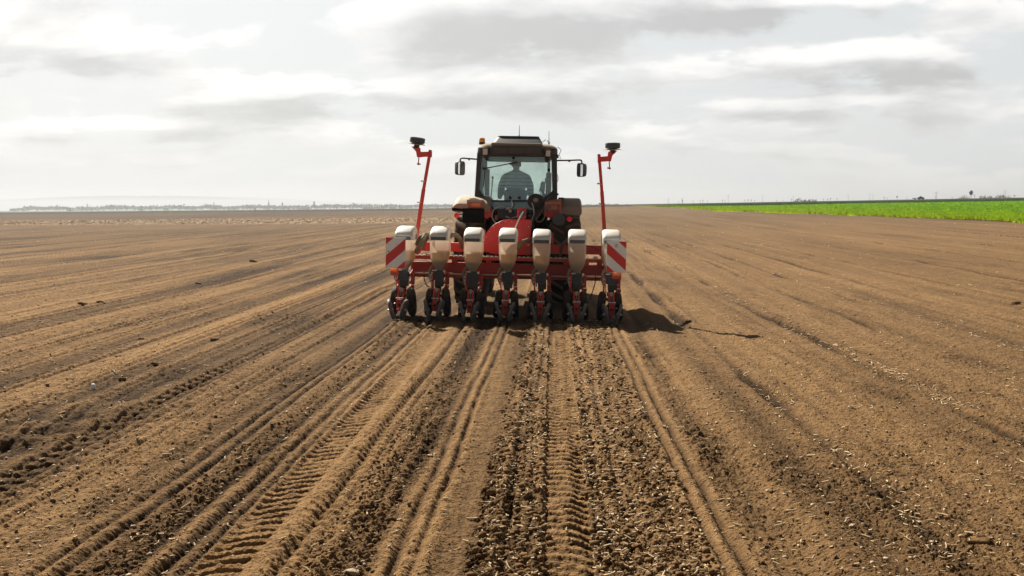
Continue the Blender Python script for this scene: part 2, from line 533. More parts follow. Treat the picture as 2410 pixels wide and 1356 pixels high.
# ---------------------------------------------------------------- mesh building helpers
class MB:
    def __init__(self):
        self.v, self.f, self.mi = [], [], []

    def add(self, vs, fs, mi=0):
        o = len(self.v)
        self.v += [tuple(v) for v in vs]
        self.f += [tuple(i + o for i in f) for f in fs]
        self.mi += [mi] * len(fs)
        return self

    def box(self, c, s, rot=None, mi=0, taper=1.0):
        x, y, z = s[0] / 2, s[1] / 2, s[2] / 2
        vs = []
        for sz in (-1, 1):
            k = taper if sz > 0 else 1.0
            for sx, sy in ((-1, -1), (1, -1), (1, 1), (-1, 1)):
                p = Vector((sx * x * k, sy * y * k, sz * z))
                if rot is not None:
                    p = rot @ p
                vs.append(p + Vector(c))
        return self.add(vs, [(3, 2, 1, 0), (4, 5, 6, 7), (0, 1, 5, 4), (1, 2, 6, 5), (2, 3, 7, 6), (3, 0, 4, 7)], mi)

    def bar(self, p0, p1, w, h, up=(0, 0, 1), mi=0):
        p0, p1 = Vector(p0), Vector(p1)
        d = (p1 - p0)
        ln = d.length
        d.normalize()
        u = Vector(up)
        if abs(d.dot(u)) > 0.95:
            u = Vector((0, 1, 0))
        s = d.cross(u).normalized()
        u = s.cross(d).normalized()
        rot = Matrix((s, d, u)).transposed()
        return self.box((p0 + p1) / 2, (w, ln, h), rot, mi)

    def prism(self, poly, a, b, axis='y', mi=0):
        """poly: 2-D outline (x,z) for axis y, (y,z) for axis x, (x,y) for axis z"""
        def P(p, t):
            return {'y': (p[0], t, p[1]), 'x': (t, p[0], p[1]), 'z': (p[0], p[1], t)}[axis]
        n = len(poly)
        vs = [P(p, a) for p in poly] + [P(p, b) for p in poly]
        fs = [tuple(range(n)), tuple(range(2 * n - 1, n - 1, -1))]
        fs += [(i, i + n, (i + 1) % n + n, (i + 1) % n) for i in range(n)]
        return self.add(vs, fs, mi)

    def ringloft(self, rings, cap=True, mi=0, close=False):
        n = len(rings[0])
        vs = [p for r in rings for p in r]
        fs = []
        m = len(rings)
        for j in range(m if close else m - 1):
            k = (j + 1) % m
            for i in range(n):
                fs.append((j * n + i, j * n + (i + 1) % n, k * n + (i + 1) % n, k * n + i))
        if cap and not close:
            fs.append(tuple(range(n - 1, -1, -1)))
            fs.append(tuple((m - 1) * n + i for i in range(n)))
        return self.add(vs, fs, mi)

    def tube(self, pts, r, n=8, mi=0, cap=True, smooth_n=0):
        pts = [Vector(p) for p in pts]
        if smooth_n:
            out = []
            P = [pts[0]] + pts + [pts[-1]]
            for i in range(1, len(P) - 2):
                for k in range(smooth_n):
                    t = k / smooth_n
                    a, b, c, d = P[i - 1], P[i], P[i + 1], P[i + 2]
                    out.append(0.5 * ((2 * b) + (c - a) * t + (2 * a - 5 * b + 4 * c - d) * t * t + (3 * b - a - 3 * c + d) * t ** 3))
            out.append(pts[-1])
            pts = out
        rs = r if isinstance(r, (list, tuple)) else [r] * len(pts)
        if len(rs) != len(pts):
            rs = [rs[0] + (rs[-1] - rs[0]) * i / (len(pts) - 1) for i in range(len(pts))]
        t0 = (pts[1] - pts[0]).normalized()
        u = t0.orthogonal().normalized()
        rings = []
        for i, p in enumerate(pts):
            t = (pts[min(i + 1, len(pts) - 1)] - pts[max(i - 1, 0)]).normalized()
            u = (u - t * u.dot(t)).normalized()
            w = t.cross(u)
            rings.append([p + (u * math.cos(2 * math.pi * k / n) + w * math.sin(2 * math.pi * k / n)) * rs[i] for k in range(n)])
        return self.ringloft(rings, cap, mi)

    def cyl(self, p0, p1, r0, r1=None, n=20, mi=0, cap=True):
        return self.tube([p0, p1], [r0, r0 if r1 is None else r1], n, mi, cap)

    def lathe(self, prof, c, axis, n=32, mi=0, close=False):
        """prof: (radius, along) pairs round an axis through c"""
        a = Vector(axis).normalized()
        u = a.orthogonal().normalized()
        w = a.cross(u)
        c = Vector(c)
        rings = []
        for k in range(n):
            q = 2 * math.pi * k / n
            d = u * math.cos(q) + w * math.sin(q)
            rings.append([c + d * r + a * t for r, t in prof])
        m = len(prof)
        vs = [p for r in rings for p in r]
        fs = []
        for k in range(n):
            k2 = (k + 1) % n
            for i in range(m if close else m - 1):
                j = (i + 1) % m
                fs.append((k * m + i, k2 * m + i, k2 * m + j, k * m + j))
        return self.add(vs, fs, mi)

    def sphere(self, c, r, nu=16, nv=10, mi=0, sq=(1, 1, 1)):
        rings = []
        for j in range(1, nv):
            q = math.pi * j / nv
            rings.append([Vector(c) + Vector((math.sin(q) * math.cos(2 * math.pi * k / nu) * r * sq[0],
                                              math.sin(q) * math.sin(2 * math.pi * k / nu) * r * sq[1],
                                              -math.cos(q) * r * sq[2])) for k in range(nu)])
        return self.ringloft(rings, True, mi)

    def build(self, name, mats, parent=None, off=(0, 0, 0), smooth=None, bev=0.0):
        me = bpy.data.meshes.new(name)
        o = Vector(off)
        me.from_pydata([tuple(Vector(v) - o) for v in self.v], [], self.f)
        if not isinstance(mats, (list, tuple)):
            mats = [mats]
        for m in mats:
            me.materials.append(m)
        me.polygons.foreach_set('material_index', self.mi)
        bm = bmesh.new()
        bm.from_mesh(me)
        bmesh.ops.recalc_face_normals(bm, faces=bm.faces)
        bm.to_mesh(me)
        bm.free()
        if smooth is not None:
            me.shade_smooth()
            me.set_sharp_from_angle(angle=R(smooth))
        ob = bpy.data.objects.new(name, me)
        COL.objects.link(ob)
        if parent:
            ob.parent = parent
        if bev:
            md = ob.modifiers.new('bevel', 'BEVEL')
            md.width = bev
            md.segments = 2
            md.limit_method = 'ANGLE'
            md.angle_limit = R(40)
        return ob


def tag(o, label=None, cat=None, group=None, kind=None):
    if label:
        o['label'] = label
    if cat:
        o['category'] = cat
    if group:
        o['group'] = group
    if kind:
        o['kind'] = kind
    return o


def thing(name, label, cat, mw, group=None):
    e = bpy.data.objects.new(name, None)
    e.empty_display_size = 0.3
    COL.objects.link(e)
    e.matrix_world = mw
    return tag(e, label, cat, group)


def rrect(cx, cy, w, d, r, z, n=5):
    """rounded rectangle ring in the x-y plane"""
    r = min(r, w / 2 - 1e-4, d / 2 - 1e-4)
    out = []
    for (sx, sy, a0) in ((1, 1, 0), (-1, 1, 90), (-1, -1, 180), (1, -1, 270)):
        for k in range(n):
            a = R(a0 + 90 * k / (n - 1))
            out.append((cx + sx * (w / 2 - r) + r * math.cos(a), cy + sy * (d / 2 - r) + r * math.sin(a), z))
    return out


# ---------------------------------------------------------------- noise for the ground
def _h(ix, iy, s):
    n = (ix.astype(np.int64) * 374761393 + iy.astype(np.int64) * 668265263 + s * 1274126177) & 0xFFFFFFFF
    n = ((n ^ (n >> 13)) * 1274126177) & 0xFFFFFFFF
    n = ((n ^ (n >> 15)) * 2246822519) & 0xFFFFFFFF
    return ((n ^ (n >> 16)) & 0xFFFFFF) / float(0xFFFFFF)


def vnoise(x, y, s=0):
    ix, iy = np.floor(x), np.floor(y)
    fx, fy = x - ix, y - iy
    fx = fx * fx * fx * (fx * (fx * 6 - 15) + 10)
    fy = fy * fy * fy * (fy * (fy * 6 - 15) + 10)
    a, b = _h(ix, iy, s), _h(ix + 1, iy, s)
    c, d = _h(ix, iy + 1, s), _h(ix + 1, iy + 1, s)
    return (a + (b - a) * fx + (c - a) * fy + (a - b - c + d) * fx * fy) * 2 - 1


def fbm(x, y, o=4, s=0, g=0.5):
    t, a, q = 0, 1.0, 0
    for k in range(o):
        t = t + a * vnoise(x * 2 ** k + 17.3 * k, y * 2 ** k + 5.1 * k, s + k)
        q += a
        a *= g
    return t / q


def clods(x, y, size, s, prob=1.0):
    gx, gy = x / size, y / size
    ix, iy = np.floor(gx), np.floor(gy)
    best = np.zeros_like(x)
    for dx in (-1, 0, 1):
        for dy in (-1, 0, 1):
            cx, cy = ix + dx, iy + dy
            r1, r2, r3 = _h(cx, cy, s), _h(cx, cy, s + 1), _h(cx, cy, s + 2)
            rr = 0.22 + 0.5 * r3 ** 2
            ecc = 0.7 + 0.6 * _h(cx, cy, s + 3)
            d2 = ((cx + r1 - gx) / ecc) ** 2 + ((cy + r2 - gy) * ecc) ** 2
            h = np.sqrt(np.maximum(0, 1 - d2 / rr ** 2)) * rr
            if prob < 1:
                h = h * (_h(cx, cy, s + 4) < prob)
            best = np.maximum(best, h)
    return best * size


ROWS = [MX + 0.5525 * (k - 3) for k in range(7)]
WHEEL_X = (MX + 0.09 - 0.835, MX + 0.09 + 0.835)


def lod(w, fp):
    return 1.0 / (1.0 + (fp / w) ** 2)


def trail(dx, wob):
    a = np.abs(dx + wob)
    return (-0.022 * np.exp(-((a - 0.055) / 0.020) ** 2) + 0.007 * np.exp(-(a / 0.03) ** 2)
            + 0.010 * np.exp(-((a - 0.110) / 0.028) ** 2))


def treads(x, y, xc, w, pitch, mess=0.0):
    """imprint of a lugged tyre"""
    dx = x - xc
    side = np.where(dx > 0, 1.0, -1.0)
    ph = (y + 0.75 * np.abs(dx) + np.where(dx > 0, 0.5, 0.0) * pitch) / pitch
    if mess:
        ph = ph + mess * fbm(x * 3, y * 1.3, 2, 91)
    bar = sstep(0.42, 0.72, np.abs((ph - np.floor(ph)) * 2 - 1))
    inside = 1 - sstep(w * 0.46, w * 0.54, np.abs(dx))
    ctr = sstep(0.0, 0.05, np.abs(dx) - 0.012)
    return inside, bar * ctr * inside


def ground_detail(x, y):
    """returns height offset, soil darkening 0..1 from damp and painted shade"""
    fpx = y / 996.0
    fpy = y * y / 1760.0
    h = np.zeros_like(x)
    wob = 0.02 * fbm(x * 0.0 + 3.3, y * 0.35, 2, 5)
    # streaks left by implements, along the way of travel
    left = 1 - sstep(MX + 1.9, MX + 2.3, x)
    st = (0.55 * vnoise(x * 1.7 + 3, y * 0.05, 11) * lod(.5, fpx) + 0.5 * vnoise(x * 4.1, y * 0.09, 12) * lod(.25, fpx)
          + 0.45 * vnoise(x * 9.0, y * 0.16, 13) * lod(.12, fpx) + 0.3 * vnoise(x * 19.0, y * 0.3, 14) * lod(.06, fpx))
    h += st * (0.012 + 0.018 * left)
    damp_shade = 0.30 - (0.12 + 0.36 * left) * st
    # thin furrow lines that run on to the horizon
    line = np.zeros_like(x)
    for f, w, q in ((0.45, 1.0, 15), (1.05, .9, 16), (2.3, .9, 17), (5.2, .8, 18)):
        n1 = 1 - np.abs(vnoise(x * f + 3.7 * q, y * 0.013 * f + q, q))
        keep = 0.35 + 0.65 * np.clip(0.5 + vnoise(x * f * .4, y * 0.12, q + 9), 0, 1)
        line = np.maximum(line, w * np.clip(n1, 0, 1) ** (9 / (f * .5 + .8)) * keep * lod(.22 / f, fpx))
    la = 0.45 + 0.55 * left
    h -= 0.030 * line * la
    damp_shade += (0.75 * line - 0.16) * la  # damp strips, with the furrow lines' shadow painted into the colour
    # finished passes to the left: seed rows every 0.55 m and wheel tracks
    prev = 1 - sstep(MX - 1.95, MX - 1.9, x)
    dxr = (x - MX + 0.27) / 0.5525
    dxr = (dxr - np.floor(dxr) - 0.5) * 0.5525
    near = prev * lod(.10, fpx)
    wob2 = 0.02 * vnoise(x * 0.9, y * 0.3, 21)
    tr = trail(dxr, wob2)
    amp_row = 0.75 + 0.5 * vnoise(np.floor((x - MX) / 0.5525) * 7.7, y * 0.05, 24)
    h += near * tr * amp_row
    damp_shade += near * np.clip(-tr * 16, -0.3, 0.5) * 0.8
    # this pass, behind the machine
    beh = 1 - sstep(15.0, 15.5, y)
    cur = np.zeros_like(x)
    smooth_band = np.zeros_like(x)
    for k, xr in enumerate(ROWS):
        a = (1.0, 0.8, 0.6, 1.1, 0.65, 0.65, 1.05)[k] * (1.05 + 0.35 * vnoise(x * 9, y * 3.5 + k, 33))
        cur += a * trail(x - xr, wob + 0.008 * vnoise(y * 2.2, x * 0 + k, 31))
        smooth_band = np.maximum(smooth_band, (0.6 if k in (4, 5) else 1.0) * np.exp(-((x - xr) / 0.13) ** 4))
    smooth_band = np.maximum(smooth_band, np.exp(-((x - (MX + 0.2)) / 0.11) ** 4))
    h += beh * cur
    damp_shade += beh * np.clip(-cur * 16, -0.3, 0.5)
    # clod zones
    r1 = sstep(MX + .25, MX + .38, x + 0.035 * vnoise(y * 2.5, x * 0, 41) + 0.05 * vnoise(y * 9, x * 5, 46)) * (1 - 0.45 * sstep(MX + 1.05, MX + 1.2, x + .05 * vnoise(y * 2, x * 0, 42)) - 0.55 * sstep(MX + 1.45, MX + 1.75, x))
    r1 = r1 * np.clip(0.80 + 0.55 * fbm(x * 3.1, y * 2.0, 3, 47), 0.2, 1.1)
    rough = beh * np.maximum(r1, 0.55 * np.exp(-((x - (MX - 0.33)) / 0.17) ** 4))
    rough = np.maximum(rough, beh * 0.5 * np.exp(-((x - (MX - 1.40)) / 0.14) ** 4))
    rough = np.maximum(rough, beh * 0.6 * np.exp(-((x - (MX - 0.62)) / 0.10) ** 4))
    rough = np.maximum(rough, 0.25 + 0.05 * left + 0.34 * vnoise(x * 1.1, y * 0.4, 43) * left + 0.10 * vnoise(x * 4, y * 2, 44))
    rough = np.maximum(rough, 0.45 * sstep(0.15, 0.6, fbm(x * 1.2, y * 0.5, 3, 45)))
    # wheel tracks of this pass
    for xc, a in ((WHEEL_X[0], 1.0), (WHEEL_X[1], 0.95)):
        ins, bar = treads(x, y, xc if a == 1 else 0.08, 0.50 if a == 1 else 0.27, 0.122, 0.22 if a == 1 else 0.1)
        ins, bar = ins * beh, bar * beh
        smooth_band = smooth_band * (1 - ins)
        brk = 0.75 + 0.45 * vnoise(x * 5, y * 3, 51)
        if a < 1:
            ph = (y + 0.25 * (x - 0.08) + 0.02 * vnoise(x * 6, y * 3, 54)) / 0.125
            bar = sstep(0.25, 0.75, np.abs((ph - np.floor(ph)) * 2 - 1)) * ins * 1.7
            damp_shade += (-0.22 * ins + 0.25 * bar) * beh
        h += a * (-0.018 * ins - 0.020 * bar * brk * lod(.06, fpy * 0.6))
        damp_shade += a * (-0.22 * ins + 0.45 * bar * brk)
        rough = rough * (1 - (0.8 if a == 1 else 0.95) * ins)
    # wheel tracks of earlier passes, half crumbled
    for xc, a, w in ((-3.42, 0.95, 0.42), (-4.85, 0.35, 0.4), (-7.05, 0.9, 0.42), (-8.7, 0.4, .4), (-11.6, 0.7, 0.42), (-16.3, 0.7, 0.42)):
        ins, bar = treads(x, y, xc + 0.05 * vnoise(y * 0.2, x * 0, 52), w, 0.19, 0.28)
        fz = lod(.12, fpx)
        pat = np.clip(0.6 + 0.9 * vnoise(x * 0.7, y * 0.5, 53), 0, 1)
        h += a * fz * (-0.025 * ins - 0.032 * bar * pat * lod(.1, fpy * 0.5))
        damp_shade += a * fz * (-0.14 * ins + 0.30 * bar * pat)
        rough = rough * (1 - 0.3 * ins)
    # sideways scrapes, lower left
    sw = np.exp(-((x + 4.1) / 0.75) ** 2) * np.exp(-((y - 7.6) / 1.5) ** 2)
    scr = vnoise(x * 1.0 + y * 2.0, y * 4.2 - x * 1.7, 61)
    h += 0.05 * sw * scr
    damp_shade += 0.35 * sw * np.clip(-scr, 0, 1)
    # right: cultivated seedbed with shallow beds and furrow lines where straw gathered
    right = sstep(MX + 2.0, MX + 2.35, x)
    bank = 0.045 * np.exp(-((x - (MX + 2.3)) / 0.16) ** 2) * (0.75 + .4 * vnoise(y * .8, x * 0, 62))
    h += bank + 0.02 * right
    for xr, a in ((2.05, 1.0), (2.75, 0.35), (3.62, 1.0), (4.9, 0.6), (6.0, 0.8), (7.4, .7), (9.2, .8), (11.5, .8), (14.2, .8), (17.8, .8), (22, .8)):
        dx = x - xr - 0.10 * vnoise(y * 0.35, x * 0 + xr, 63) - 0.03 * vnoise(y * 1.7, x * 0 + xr, 64)
        br = np.clip(0.55 + 0.9 * vnoise(y * 0.5, x * 0 + xr * 3, 65), 0, 1.2)
        g = 1.3 * a * br * (-0.045 * np.exp(-(dx / 0.075) ** 2) + 0.028 * np.exp(-((dx - 0.15) / 0.09) ** 2)) * lod(.15, fpx)
        h += g * right
        damp_shade += right * np.clip(-g * 11, 0, 0.5)
        rough = np.maximum(rough, right * a * br * 0.6 * np.exp(-((dx - .05) / 0.13) ** 2))
    damp_shade += right * (0.06 + 0.10 * vnoise(x * 0.8, y * 0.12, 66))
    # clods themselves
    m = y < 45
    if m.any():
        xm, ym, rm, sm = x[m], y[m], rough[m], (smooth_band * beh)[m]
        fy = fpy[m]
        rm = rm * (1 - 0.75 * sm)
        warp = 0.017 * fbm(xm * 27, ym * 27, 3, 71, .6)
        c1 = clods(xm + warp, ym - warp, 0.075, 72, 0.4) * np.clip(rm * 1.5 - 0.35, 0, 1.2) * lod(.16, fy * .4)
        c2 = clods(xm - warp, ym + warp, 0.042, 77) * np.clip(rm * 1.25, 0.15, 1.1) * lod(.10, fy * .4)
        c3 = clods(xm + warp, ym + warp * .5, 0.021, 82) * np.clip(0.42 + rm, 0, 1) * lod(.06, fy * .4)
        c4 = clods(xm, ym, 0.19, 87, 0.18) * np.clip(rm * 1.4 - 0.65, 0, 1) * lod(.3, fy * .4)
        f = 0.0055 * fbm(xm * 42, ym * 42, 3, 92, .6) * lod(.07, fy * .4) + 0.006 * fbm(xm * 11, ym * 9, 2, 93) * lod(.2, fy * .4)
        f = f + 0.010 * (0.5 - np.abs(vnoise(xm * 24, ym * 24, 97))) * np.clip(rm, 0, 1) * lod(.08, fy * .4)
        d = c1 * 0.85 + c2 * 0.85 + c3 * 0.9 + c4 * 0.6 + f
        h[m] += d - 0.012 * rm
        damp_shade[m] += np.clip(rm - 0.25, 0, 1) * 0.70 - 4.0 * (c2 + c3) * np.clip(0.7 - rm, 0, 1)
    h += 0.03 * fbm(x * 0.6, y * 0.6, 3, 95) * lod(2.0, fpy * .4) * sstep(14, 22, y)
    # the soil churned up just behind the press wheels
    ch = np.exp(-((y - 14.6) / 0.8) ** 2) * sstep(MX - 1.9, MX - 1.7, x) * (1 - sstep(MX + 1.9, MX + 2.0, x))
    h += ch * 0.05 * fbm(x * 2.6, y * 2.2, 3, 96)
    # keep wheels on the soil: flatten under the machine
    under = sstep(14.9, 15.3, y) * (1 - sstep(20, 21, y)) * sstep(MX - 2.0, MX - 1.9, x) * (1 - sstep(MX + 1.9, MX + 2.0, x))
    h = h * (1 - 0.5 * under)
    return h, damp_shade + 0.25 * under  # shade under the machine painted into the soil colour


def build_ground():
    inv0, inv1 = 1 / 4.3, 1 / 400.0
    u = np.linspace(0, 1, 980)
    ys = 1 / (inv0 + (inv1 - inv0) * u ** 1.0)
    # a gentler thinning towards the distance
    ys = np.concatenate([np.linspace(-60, 0, 14), np.linspace(1, 4.2, 25), ys, np.geomspace(410, 9000, 60)])
    far = np.geomspace(12, 400, 420)
    ys = np.unique(np.round(np.concatenate([ys, far]), 4))
    t_in = np.arange(-0.66, 0.60, 0.00078)
    t = np.concatenate([-np.geomspace(4.0, 0.67, 70), t_in, np.geomspace(0.605, 4.0, 70)])
    w = np.where(ys > 2.5, ys + 0.6, 3.1)
    X = t[None, :] * w[:, None]
    Y = np.repeat(ys[:, None], len(t), 1)
    # small offset per row so that columns do not read as spokes
    Z = T(X, Y)
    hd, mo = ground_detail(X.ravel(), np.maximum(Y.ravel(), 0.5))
    wide = 1 - sstep(0.62, 0.9, np.abs(np.repeat(t[None, :], len(ys), 0)).ravel())
    hd = hd * (0.25 + 0.75 * wide)
    nearz = sstep(2.0, 4.0, Y.ravel())
    Z = Z.ravel() + hd * nearz
    x, y = X.ravel(), Y.ravel()
    tt = x / np.maximum(y, 5)
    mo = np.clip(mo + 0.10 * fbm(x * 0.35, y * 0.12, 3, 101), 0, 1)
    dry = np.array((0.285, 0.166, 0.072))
    wet_shade = np.array((0.055, 0.031, 0.014))
    c = dry[None, :] * (1 - mo[:, None]) + wet_shade[None, :] * mo[:, None]
    # redder brown soil farther off, dark strip along the crest
    farb = sstep(22, 120, y)[:, None]
    c = c * (1 - farb) + np.array((0.152, 0.098, 0.051)) * (0.42 + 0.86 * (1 - mo[:, None])) * farb
    lane = sstep(0.1, 0.5, vnoise(x * 0.12, y * 0.01, 103)) * sstep(25, 70, y)
    c = c * (1 - 0.16 * lane[:, None])
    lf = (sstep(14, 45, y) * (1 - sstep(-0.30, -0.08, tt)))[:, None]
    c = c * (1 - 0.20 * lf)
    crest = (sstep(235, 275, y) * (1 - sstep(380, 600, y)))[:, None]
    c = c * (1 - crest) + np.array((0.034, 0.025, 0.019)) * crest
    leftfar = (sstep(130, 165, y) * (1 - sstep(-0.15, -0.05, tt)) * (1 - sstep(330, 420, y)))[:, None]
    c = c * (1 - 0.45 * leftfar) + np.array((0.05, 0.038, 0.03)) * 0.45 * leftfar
    # strip of old stubble on the left
    stub = sstep(80, 92, y + 20 * tt) * (1 - sstep(118, 130, y + 20 * tt)) * (1 - sstep(-0.18, -0.04, tt))
    sp = _h(np.floor(x * 2.5), np.floor(y * 0.8), 7)
    cs = np.where((sp > 0.55)[:, None], np.array((0.26, 0.16, 0.09)), np.array((0.14, 0.082, 0.045)))
    c = c * (1 - stub[:, None]) + cs * stub[:, None]
    # plain beyond
    plain = sstep(470, 560, y)[:, None]
    pn = sstep(-0.2, 0.3, vnoise(x * 0.0013, y * 0.0032, 104))[:, None]
    c = c * (1 - plain) + (np.array((0.06, 0.125, 0.022)) * (1 - pn) + np.array((0.085, 0.11, 0.036)) * pn) * plain
    nr, nc = len(ys), len(t)
    me = bpy.data.meshes.new('ground')
    nv = nr * nc
    me.vertices.add(nv)
    me.vertices.foreach_set('co', np.stack([x, y, Z], 1).astype(np.float32).ravel())
    i = np.arange((nr - 1) * nc).reshape(nr - 1, nc)[:, :-1].ravel()
    q = np.stack([i, i + 1, i + nc + 1, i + nc], 1).astype(np.int32)
    nf = len(q)
    me.loops.add(nf * 4)
    me.loops.foreach_set('vertex_index', q.ravel())
    me.polygons.add(nf)
    me.polygons.foreach_set('loop_start', np.arange(0, nf * 4, 4, dtype=np.int32))
    me.polygons.foreach_set('use_smooth', np.ones(nf, bool))
    me.update(calc_edges=True)
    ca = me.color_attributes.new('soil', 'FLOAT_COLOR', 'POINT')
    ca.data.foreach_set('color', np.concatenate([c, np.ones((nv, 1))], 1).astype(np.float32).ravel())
    m, nt, b, out = new_mat('soil')
    n, l = nt.nodes, nt.links
    at_ = n.new('ShaderNodeAttribute')
    at_.attribute_name = 'soil'
    tc = n.new('ShaderNodeTexCoord')
    no = n.new('ShaderNodeTexNoise')
    no.inputs['Scale'].default_value = 38
    no.inputs['Detail'].default_value = 7
    no.inputs['Roughness'].default_value = 0.72
    l.new(tc.outputs['Object'], no.inputs['Vector'])
    mr = n.new('ShaderNodeMapRange')
    l.new(no.outputs[0], mr.inputs[0])
    mr.inputs[1].default_value = 0.25
    mr.inputs[2].default_value = 0.75
    mr.inputs[3].default_value = 0.66
    mr.inputs[4].default_value = 1.30
    no2 = n.new('ShaderNodeTexNoise')
    no2.inputs['Scale'].default_value = 3.3
    no2.inputs['Detail'].default_value = 6
    no2.inputs['Roughness'].default_value = 0.65
    l.new(tc.outputs['Object'], no2.inputs['Vector'])
    mr2 = n.new('ShaderNodeMapRange')
    l.new(no2.outputs[0], mr2.inputs[0])
    mr2.inputs[1].default_value = 0.3
    mr2.inputs[2].default_value = 0.7
    mr2.inputs[3].default_value = 0.84
    mr2.inputs[4].default_value = 1.14
    mu = n.new('ShaderNodeMath')
    mu.operation = 'MULTIPLY'
    l.new(mr.outputs[0], mu.inputs[0])
    l.new(mr2.outputs[0], mu.inputs[1])
    vm = n.new('ShaderNodeVectorMath')
    vm.operation = 'SCALE'
    l.new(at_.outputs['Color'], vm.inputs[0])
    l.new(mu.outputs[0], vm.inputs['Scale'])
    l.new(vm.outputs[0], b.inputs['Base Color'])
    b.inputs['Roughness'].default_value = 1.0
    b.inputs['Specular IOR Level'].default_value = 0.1
    bp = n.new('ShaderNodeBump')
    bp.inputs['Strength'].default_value = 0.9
    bp.inputs['Distance'].default_value = 0.032
    nb = n.new('ShaderNodeTexNoise')
    nb.inputs['Scale'].default_value = 26
    nb.inputs['Detail'].default_value = 8
    nb.inputs['Roughness'].default_value = 0.7
    l.new(tc.outputs['Object'], nb.inputs['Vector'])
    l.new(nb.outputs[0], bp.inputs['Height'])
    bp2 = n.new('ShaderNodeBump')
    bp2.inputs['Strength'].default_value = 0.6
    bp2.inputs['Distance'].default_value = 0.06
    nb2 = n.new('ShaderNodeTexNoise')
    nb2.inputs['Scale'].default_value = 7.5
    nb2.inputs['Detail'].default_value = 5
    nb2.inputs['Roughness'].default_value = 0.65
    l.new(tc.outputs['Object'], nb2.inputs['Vector'])
    mrb = n.new('ShaderNodeMapRange')
    l.new(nb2.outputs[0], mrb.inputs[0])
    mrb.inputs[1].default_value = 0.42
    mrb.inputs[2].default_value = 0.75
    l.new(mrb.outputs[0], bp2.inputs['Height'])
    l.new(bp.outputs[0], bp2.inputs['Normal'])
    l.new(bp2.outputs[0], b.inputs['Normal'])
    me.materials.append(m)
    ob = bpy.data.objects.new('ground', me)
    COL.objects.link(ob)
    tag(ob, kind='structure')
    return m


SOIL = build_ground()


def gz(x, y):
    x = np.atleast_1d(np.asarray(x, float))
    y = np.atleast_1d(np.asarray(y, float))
    h, _ = ground_detail(x, y)
    return T(x, y) + h


# ---------------------------------------------------------------- loose stuff on the soil
def mesh_np(name, V, F, mats, kind, mi=None, smooth=False):
    me = bpy.data.meshes.new(name)
    me.vertices.add(len(V))
    me.vertices.foreach_set('co', V.astype(np.float32).ravel())
    k = F.shape[1]
    me.loops.add(F.size)
    me.loops.foreach_set('vertex_index', F.astype(np.int32).ravel())
    me.polygons.add(len(F))
    me.polygons.foreach_set('loop_start', np.arange(0, F.size, k, dtype=np.int32))
    if smooth:
        me.polygons.foreach_set('use_smooth', np.ones(len(F), bool))
    me.update(calc_edges=True)
    for m in mats:
        me.materials.append(m)
    if mi is not None:
        me.polygons.foreach_set('material_index', mi.astype(np.int32))
    ob = bpy.data.objects.new(name, me)
    COL.objects.link(ob)
    if kind:
        ob['kind'] = kind
    return ob


def ico(sub=1):
    bm = bmesh.new()
    bmesh.ops.create_icosphere(bm, subdivisions=sub, radius=1)
    V = np.array([v.co[:] for v in bm.verts])
    F = np.array([[v.index for v in f.verts] for f in bm.faces])
    bm.free()
    return V, F


rng = np.random.default_rng(5)


def lump(V, rg, amt=0.28, sq=(1, 1, 0.75)):
    d = np.ones(len(V))
    for _ in range(5):
        k = rg.normal(size=3)
        d += amt * 0.5 * np.sin(V @ k * 2.2 + rg.uniform(0, 6))
    return V * d[:, None] * np.array(sq)


M['clod'] = mat('loose_soil', (0.15, 0.086, 0.038), 1.0, var=0.4, vscale=25, spec=0.1, bump=0.8)
M['straw'] = mat('straw', (0.50, 0.37, 0.21), 0.8, var=0.3, vscale=6, spec=0.3)
M['pebble'] = mat('pale_pebble', (0.40, 0.30, 0.19), 0.8, var=0.3, vscale=12)
M['pale_stone'] = mat('pale_stone', (0.34, 0.25, 0.155), 0.8, var=0.15, vscale=25, bump=0.4)


def rand_ground(n, zone):
    """random points with roughly even density over the picture's foreground"""
    u = rng.uniform(0, 1, n)
    y = 1 / (1 / 4.4 + (1 / zone[3] - 1 / 4.4) * u)
    x = rng.uniform(zone[0], zone[1], n) if zone[4] else rng.uniform(-0.62, 0.56, n) * (y + .6)
    k = (x > zone[0]) & (x < zone[1]) & (y > zone[2])
    return x[k], y[k]


def off_tread(x, y):
    """loose bits are pressed in where the tyres and press wheels ran"""
    k = (np.abs(x - 0.08) < 0.13) | (np.abs(x - WHEEL_X[0]) < 0.22)
    for xr in (ROWS[0], ROWS[3], ROWS[6]):
        k |= np.abs(x - xr) < 0.09
    k |= np.abs(x - (MX + .2)) < 0.07
    k &= y < 15.2
    keep = ~k | (rng.uniform(0, 1, len(x)) < 0.10)
    return x[keep], y[keep]


